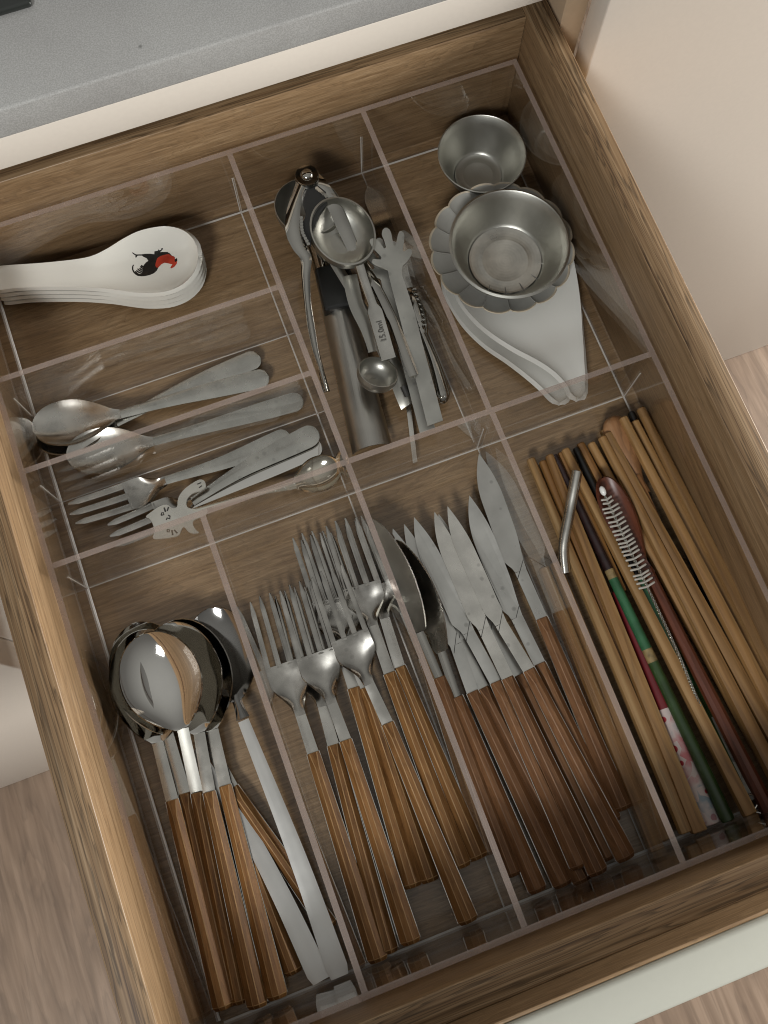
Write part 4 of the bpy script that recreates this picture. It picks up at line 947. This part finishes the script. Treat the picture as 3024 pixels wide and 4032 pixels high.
root, inv = thing('measuring_scoop', 'largest steel measuring scoop lying on top, bright window glint in its round bowl', 'measuring spoon', cA, (218.7, 321.2, 40.0), 'steel measuring scoops')
round_cup(root, cA, (0.12, -0.05, 1), 18.8, 15, M['cup'], inv, lip=1.0, oval=1.2, odir=Vector((223.1, 381.2, 46.0))-cA)
hA = bar(root, inv, [(223.1, 381.2, 46.0), (222.2, 366.6, 45.0), (221.7, 350.6, 43.0), (219.5, 320.7, 38.0)], lambda s: 2.5 if s < .44 else 2.5+1.9*smooth01((s-.44)/.07), 1.3, M['strip'], 'handle', 60, lambda s, t_: .6*abs(t_)**3)

def lettering(txt, p, q, size, parent, inv, mat, up=0.5, ext=0.12):
    cu = bpy.data.curves.new('lettering', 'FONT'); cu.body = txt; cu.size = size; cu.extrude = ext; cu.align_x = 'CENTER'; cu.align_y = 'CENTER'; cu.resolution_u = 2
    ob = bpy.data.objects.new('lettering', cu); COL.objects.link(ob); bpy.context.view_layer.update()
    me = bpy.data.meshes.new_from_object(ob.evaluated_get(bpy.context.evaluated_depsgraph_get())); bpy.data.objects.remove(ob)
    p, q = Vector(p), Vector(q); X = (q-p).normalized(); Y = Vector((0, 0, 1)).cross(X).normalized(); Zz = X.cross(Y); c = (p+q)/2
    for v_ in me.vertices:
        w_ = c+X*v_.co.x+Y*v_.co.y+Zz*(v_.co.z+up); v_.co = (inv @ w_)*S
    me.materials.clear(); me.materials.append(mat)
    o_ = bpy.data.objects.new('lettering', me); COL.objects.link(o_); o_.parent = parent; return o_
lettering('15.0ml', (220.1, 325.7, 40.5), (222.6, 350.2, 43.0), 5.0, hA, inv, M['stamp'], .12)

# nutcracker
root, inv = thing('nutcracker', 'chrome nutcracker with black toothed jaws and round pivot, legs spread apart', 'nutcracker', (213.3, 449.7, 48.0), (193.9, 315.3, 36.0))
bar(root, inv, [(212.1, 450.2, 50.0), (200.1, 433.6, 50.0), (193.3, 418.9, 49.0), (192.7, 407.0, 47.0), (194.3, 398.2, 46.0), (190.3, 387.1, 45.0), (185.0, 368.4, 43.0), (180.6, 344.8, 40.0), (179.0, 328.3, 38.0), (177.6, 315.3, 36.0)],
    lambda s: [3.8, 3.2, 4.4, 4.8, 3.6, 2.6, 2.2, 2.3, 2.1, 1.6, 1.3][min(10, int(s*10))]*(1-(s*10 % 1))+[3.8, 3.2, 4.4, 4.8, 3.6, 2.6, 2.2, 2.3, 2.1, 1.6, 1.3][min(10, int(s*10)+1)]*(s*10 % 1), 4.0, M['chrome'], 'arm', 60, lambda s, t_: -1.1*t_*t_, 7)
bar(root, inv, [(215.5, 451.4, 46.5), (219.7, 441.0, 46.0), (223.1, 428.2, 42.0), (225.1, 412.0, 34.0), (227.3, 393.1, 30.0), (230.0, 371.4, 31.0), (231.7, 350.3, 32.0), (231.8, 331.8, 32.0), (231.2, 307.9, 32.0)],
    lambda s: 4.6-1.6*s, 4.0, M['chrome'], 'arm', 60, lambda s, t_: -0.7*t_*t_, 7)
v, f = lathe([(0.01, 2.4), (2.6, 2.2), (3.6, 1.4), (4.1, 0), (4.1, -6), (.01, -6)], 28); c = Vector((212.9, 448.1, 50.5)); link('pivot', [c+Vector(p) for p in v], f, M['chrome'], root, True, inv=inv, sharp=50)
v, f = lathe([(0.01, .4), (7.0, .3), (7.5, -.4), (7.5, -4), (.01, -4)], 36); link('pivot_plate', [c+Vector(p) for p in v], f, M['chrome'], root, True, inv=inv, sharp=40)
jw = [(212.3, 445.2, 45.5), (216.1, 443.8, 45.5), (220.8, 435.6, 45.5), (219.2, 428.4, 45.5), (212.3, 423.1, 45.5), (203.6, 412.8, 45.5), (199.9, 405.2, 45.5), (197.2, 407.3, 45.5), (199.0, 419.0, 45.5), (204.3, 426.0, 45.5), (204.8, 433.7, 45.5), (207.6, 441.8, 45.5)]
P = [inv @ Vector(q) for q in jw]; zj = sum(q.z for q in P)/len(P)
v, f = plate([tuple(q[:2]) for q in P], zj-3, zj, None); link('jaw', v, f, M['black'], root)
for line in (([(199.8, 422.7, 48.0), (197.3, 413.6, 48.0), (197.9, 404.5, 48.0)], 9), ([(215.8, 439.8, 46.5), (219.6, 432.2, 46.5)], 7)):
    pp = catmull(line[0], line[1])
    for q in pp:
        q = inv @ q; v, f = plate([(q.x-.9, q.y-.5), (q.x+.9, q.y-.5), (q.x+.9, q.y+1.1), (q.x, q.y+1.6), (q.x-.9, q.y+1.1)], q.z-1, q.z+.6); link('tooth', v, f, M['chrome'], root)

# hand-shaped salad tongs
root, inv = thing('salad_tongs', 'flat steel tongs with a five-fingered hand at the tip', 'tongs', (234.0, 278.2, 22.0), (246.4, 381.5, 38.0))
hand = [(239.3, 373.4, 38.0), (239.8, 375.4, 38.0), (239.4, 376.9, 38.0), (237.4, 378.7, 38.0), (235.2, 380.2, 38.0), (233.4, 381.9, 38.0), (232.4, 383.6, 38.0), (232.4, 385.0, 38.0), (233.5, 385.9, 38.0), (234.6, 385.8, 38.0), (236.5, 384.8, 38.0), (237.9, 384.2, 38.0), (238.9, 385.0, 38.0), (238.6, 386.7, 38.0), (237.2, 389.9, 38.0), (235.8, 393.8, 38.0), (235.5, 396.2, 38.0), (235.6, 397.7, 38.0), (236.5, 398.6, 38.0), (238.2, 398.7, 38.0), (239.9, 397.7, 38.0), (241.1, 395.5, 38.0), (241.9, 392.7, 38.0), (242.3, 390.6, 38.0), (242.8, 390.1, 38.0), (243.7, 390.3, 38.0), (244.0, 391.2, 38.0), (244.4, 395.1, 38.0), (244.2, 397.9, 38.0), (244.4, 399.6, 38.0), (245.7, 401.7, 38.0), (247.4, 402.6, 38.0), (248.9, 402.2, 38.0), (249.9, 400.6, 38.0), (250.1, 398.2, 38.0), (249.7, 395.5, 38.0), (249.1, 392.5, 38.0), (248.8, 390.4, 38.0), (249.4, 389.6, 38.0), (250.3, 389.9, 38.0), (251.7, 392.5, 38.0), (253.6, 395.6, 38.0), (255.1, 397.3, 38.0), (256.4, 397.4, 38.0), (257.4, 396.0, 38.0), (257.3, 393.8, 38.0), (255.9, 390.5, 38.0), (253.9, 387.1, 38.0), (253.0, 385.5, 38.0), (253.3, 384.1, 38.0), (254.4, 384.3, 38.0), (256.3, 384.9, 38.0), (257.7, 384.8, 38.0), (258.2, 383.4, 38.0), (257.7, 381.6, 38.0), (255.5, 379.2, 38.0), (252.4, 377.0, 38.0), (249.6, 375.7, 38.0), (248.3, 374.0, 38.0), (247.1, 370.5, 38.0), (246.8, 360.8, 35.0), (246.1, 345.0, 32.0), (243.5, 322.4, 29.0), (241.3, 299.2, 25.0), (239.0, 277.7, 22.0), (228.9, 277.6, 22.0), (231.4, 299.7, 25.0), (233.9, 323.8, 29.0), (236.6, 348.5, 32.0), (238.1, 364.0, 35.0)]
P = [inv @ Vector(q) for q in hand]; b0 = P[62].z
v, f = plate([tuple(q[:2]) for q in P], -.7, .7, lambda x, y: 0); link('hand_arm', v, f, M['tong'], root)
off = Vector((-4.6, -0.4, -7))
lo = [inv @ (Vector(q)+off) for q in hand]
v, f = plate([tuple(q[:2]) for q in lo], -9.7, -8.4, lambda x, y: 0); link('hand_arm', v, f, M['tong'], root)

# butter knife with ornate handle
root, inv = thing('butter_knife', 'butter knife with ornate relief on its rounded handle, lying against the divider', 'knife', (247.0, 294.0, 6.0), (255.3, 454.7, 5.0))
bar(root, inv, [(254.8, 373.5, 6.0), (255.2, 414.1, 5.0), (255.7, 455.7, 4.0)], lambda s: 2.4+3.2*smooth01(s*3) if s < .85 else 5.6*(1-((s-.85)/.15)**2)+.1, 1.4, M['chrome'], 'blade', 40)
def oval_tube(P, wf, hf, n=14, k=40):
    pts = catmull(P, k); rings = []
    for i, p in enumerate(pts):
        L = lateral(pts, i); s = i/k; rings.append([p+L*wf(s)*math.cos(2*math.pi*a/n)+Vector((0, 0, hf(s)*math.sin(2*math.pi*a/n))) for a in range(n)])
    return loft(rings)
v, f = oval_tube([(246.8, 292.6, 7.0), (250.1, 319.0, 7.0), (250.6, 341.9, 7.0)], lambda s: max(.3, (5.8-2.4*s)*min(1, math.sqrt(s*9+.02))), lambda s: max(.3, (4.6-1.4*s)*min(1, math.sqrt(s*9+.02)))); link('handle', v, f, M['chrome'], root, True, inv=inv)
v, f = oval_tube([(250.5, 340.2, 7.0), (252.4, 357.7, 7.0), (254.3, 374.3, 6.0)], lambda s: 3.2+3.0*math.sin(math.pi*min(1, s*1.02))**.6, lambda s: 2.8+2.2*math.sin(math.pi*min(1, s))**.6); rel = link('relief', v, f, M['chrome'], root, True, inv=inv)
for i in range(16):
    s = .12+.76*(i//2)/7; p = Vector((250.5, 340.2, 7.0)).lerp(Vector((254.3, 374.3, 6.0)), s); sd = -1 if i % 2 else 1
    q = p+Vector((sd*2.4, 0, 3.6)); P = [q+Vector((1.5*math.cos(a)*(1-a/14), 1.5*math.sin(a)*(1-a/14), .7)) for a in [x*.55 for x in range(14)]]
    v, f = tube(P, .55, 5); link('scroll', v, f, M['chrome'], rel, True, inv=inv)
# slim square steel pick
root, inv = thing('steel_pick', 'thin square steel rod sticking out toward the cross divider', 'skewer', (216.1, 263.4, 3.0), (226.3, 301.4, 4.0))
R = []
for P_ in ((216.1, 263.4, 3.0), (236.2, 341.2, 4.0)):
    P_ = Vector(P_); R.append([P_+Vector((x, 0, z)) for x, z in ((-1.5, -1.3), (1.5, -1.3), (1.5, 1.5), (-1.5, 1.5))])
v, f = loft(R); link('rod', v, f, M['blade2'], root, False, inv=inv)

# ------------------------------------------------------------------ back right compartment
def cup_bowl(label, c, rb, rr, h, rim, name='steel_bowl', disc='cup_disc', wall_m='cup', group=None):
    root, inv = thing(name, label, 'bowl', c, None, group)
    prof = [(0.01, 1.0), (rb*.96, 1.0), (rb, 1.4), (rb+1.2, 3.2)]
    for s in (.25, .5, .75, 1.0): prof.append((rb+1.2+(rr-rb-1.2)*s**.94, 3.2+(h-3.2)*s))
    n_in = len(prof)
    prof += [(rr+rim*.4, h+rim*.35), (rr+rim, h+.1), (rr+rim*.9, h-rim*.5), (rr+.6, h-1.0)]
    for s in (.75, .5, .25, 0): prof.append((rb+2.0+(rr-rb-1.2)*s**.94, 2.2+(h-3.2)*s))
    prof += [(rb, 0.2), (.01, .1)]
    v, f = lathe(prof[1:], 72); c = Vector(c)
    link('wall', [c+Vector(p) for p in v], f, M[wall_m], root, True, inv=inv, sharp=42)
    v, f = lathe([(0.01, .6), (rb*.6, .6), (rb*.62, .72), (rb*.64, .62), (rb*.9, .7), (rb*.97, 1.3)], 72)
    link('base_disc', [c+Vector(p)+Vector((0, 0, .35)) for p in v], f, M[disc], root, True, inv=inv, sharp=60)
cup_bowl('small dark steel bowl in the far back corner of the drawer', (329.5, 439.2, 0.5), 16.3, 28.2, 26, 0.9, disc='cup')
root, inv = thing('ceramic_dish', 'white leaf-shaped dish on top, its tip further right', 'dish', (327.1, 266.7, 9.0), (326.2, 371.5, 11.0), 'stacked white leaf-shaped dishes')
pair_dish(root, [
    ((325.1, 265.7, 12.5), (326.4, 264.9, 12.5), 0.0),
    ((322.9, 269.5, 12.5), (330.8, 266.6, 12.5), 1.5),
    ((322.8, 275.6, 12.5), (335.6, 276.3, 12.5), 2.0),
    ((318.7, 286.0, 13.5), (338.8, 285.7, 13.5), 2.6),
    ((311.6, 296.7, 14.0), (342.3, 295.3, 14.0), 3.5),
    ((300.3, 310.0, 14.5), (345.6, 305.0, 14.5), 4.5),
    ((289.7, 325.4, 15.0), (349.9, 316.8, 15.0), 5.0),
    ((283.1, 340.3, 15.0), (354.2, 330.0, 15.0), 5.0),
    ((279.9, 356.2, 15.0), (357.9, 343.6, 15.0), 5.0),
    ((280.7, 374.3, 15.0), (362.0, 360.7, 15.0), 2.0),
], 0, 3.2, 3.0, inv=inv, name='body', mat=M['ceramic2'], nv=19)
root, inv = thing('ceramic_dish', 'white leaf-shaped dish underneath, its tip further left', 'dish', (316.9, 269.7, 4.0), (318.7, 377.8, 5.0), 'stacked white leaf-shaped dishes')
pair_dish(root, [
    ((314.9, 268.5, 7.0), (316.3, 268.0, 7.0), 0.0),
    ((311.8, 274.1, 7.0), (321.9, 269.4, 7.0), 1.5),
    ((308.8, 282.0, 7.0), (326.2, 274.4, 7.0), 2.0),
    ((303.0, 293.5, 7.0), (330.6, 286.1, 7.0), 2.6),
    ((295.6, 306.3, 7.0), (335.0, 301.3, 7.0), 3.5),
    ((286.5, 320.3, 7.0), (336.7, 317.7, 7.0), 4.0),
    ((279.8, 335.3, 7.0), (338.3, 334.3, 7.0), 4.0),
    ((276.7, 349.0, 7.0), (340.0, 351.1, 7.0), 4.0),
    ((275.7, 365.5, 7.0), (341.7, 368.2, 7.0), 4.0),
    ((279.1, 379.4, 7.0), (341.3, 380.2, 7.0), 2.0),
], 0, 3.2, 3.0, inv=inv, name='body', mat=M['ceramic2'], nv=19)
# scalloped grey saucer
root, inv = thing('scalloped_saucer', 'grey scalloped saucer with beige edge under the larger steel bowl', 'saucer', (316.6, 373, 15.8))
NS = 16; SA = 0.12
def scal(a, r, z):
    k_ = abs(math.sin((a-SA)*NS/2)); wt = max(0, (r-22)/22)
    return 1-0.05*wt*(1-k_**0.55)
prof = [(0.01, 1.5), (20, 1.5), (25, 1.9), (31, 3.5), (37, 5.8), (41.2, 8.0), (42.6, 8.9)]
out = [(43.6, 9.5), (44.0, 8.9), (43.3, 8.0)]; und = [(40.5, 6.6), (36, 4.2), (30, 1.8), (24, 0.2), (.01, 0)]
def sheetify(pr, nm, mt):
    v, f = lathe([(r_*1.065, z_) for r_, z_ in pr], 256, scal); V = []
    for (x, y, z) in v:
        r = math.hypot(x, y); a = math.atan2(y, x); k_ = abs(math.sin((a-SA)*NS/2)); g_ = smooth01((r-20)/10)*(1-smooth01((r-43)/3)*.2)
        V.append(Vector((316.6, 373, 15.8))+Vector((x, y, z+(0.35*g_*(1-k_**.5)))))
    return link(nm, V, f, M[mt], root, True, inv=inv, sharp=60)
sheetify(prof, 'plate', 'grey_glaze'); sheetify([prof[-1]]+out, 'rim', 'beige_rim'); sheetify([out[-1]]+und, 'underside', 'grey_glaze')
for i in range(NS):                                        # raised ribs between the petals
    a = SA+2*math.pi*i/NS; P = [Vector((316.6+r*math.cos(a), 373+r*math.sin(a), 15.8+z)) for r, z in ((25, 2.4), (30, 3.4), (35, 5.1), (40, 7.1), (42.8, 8.7))]
    v, f = tube(catmull(P, 8), .38, 6); link('petal_rib', v, f, M['grey_glaze'], root, True, inv=inv)
cup_bowl('larger steel bowl with lathe-turned base, sitting on the grey saucer', (317, 366.2, 17.4), 24.0, 35.6, 23.0, 2.2)
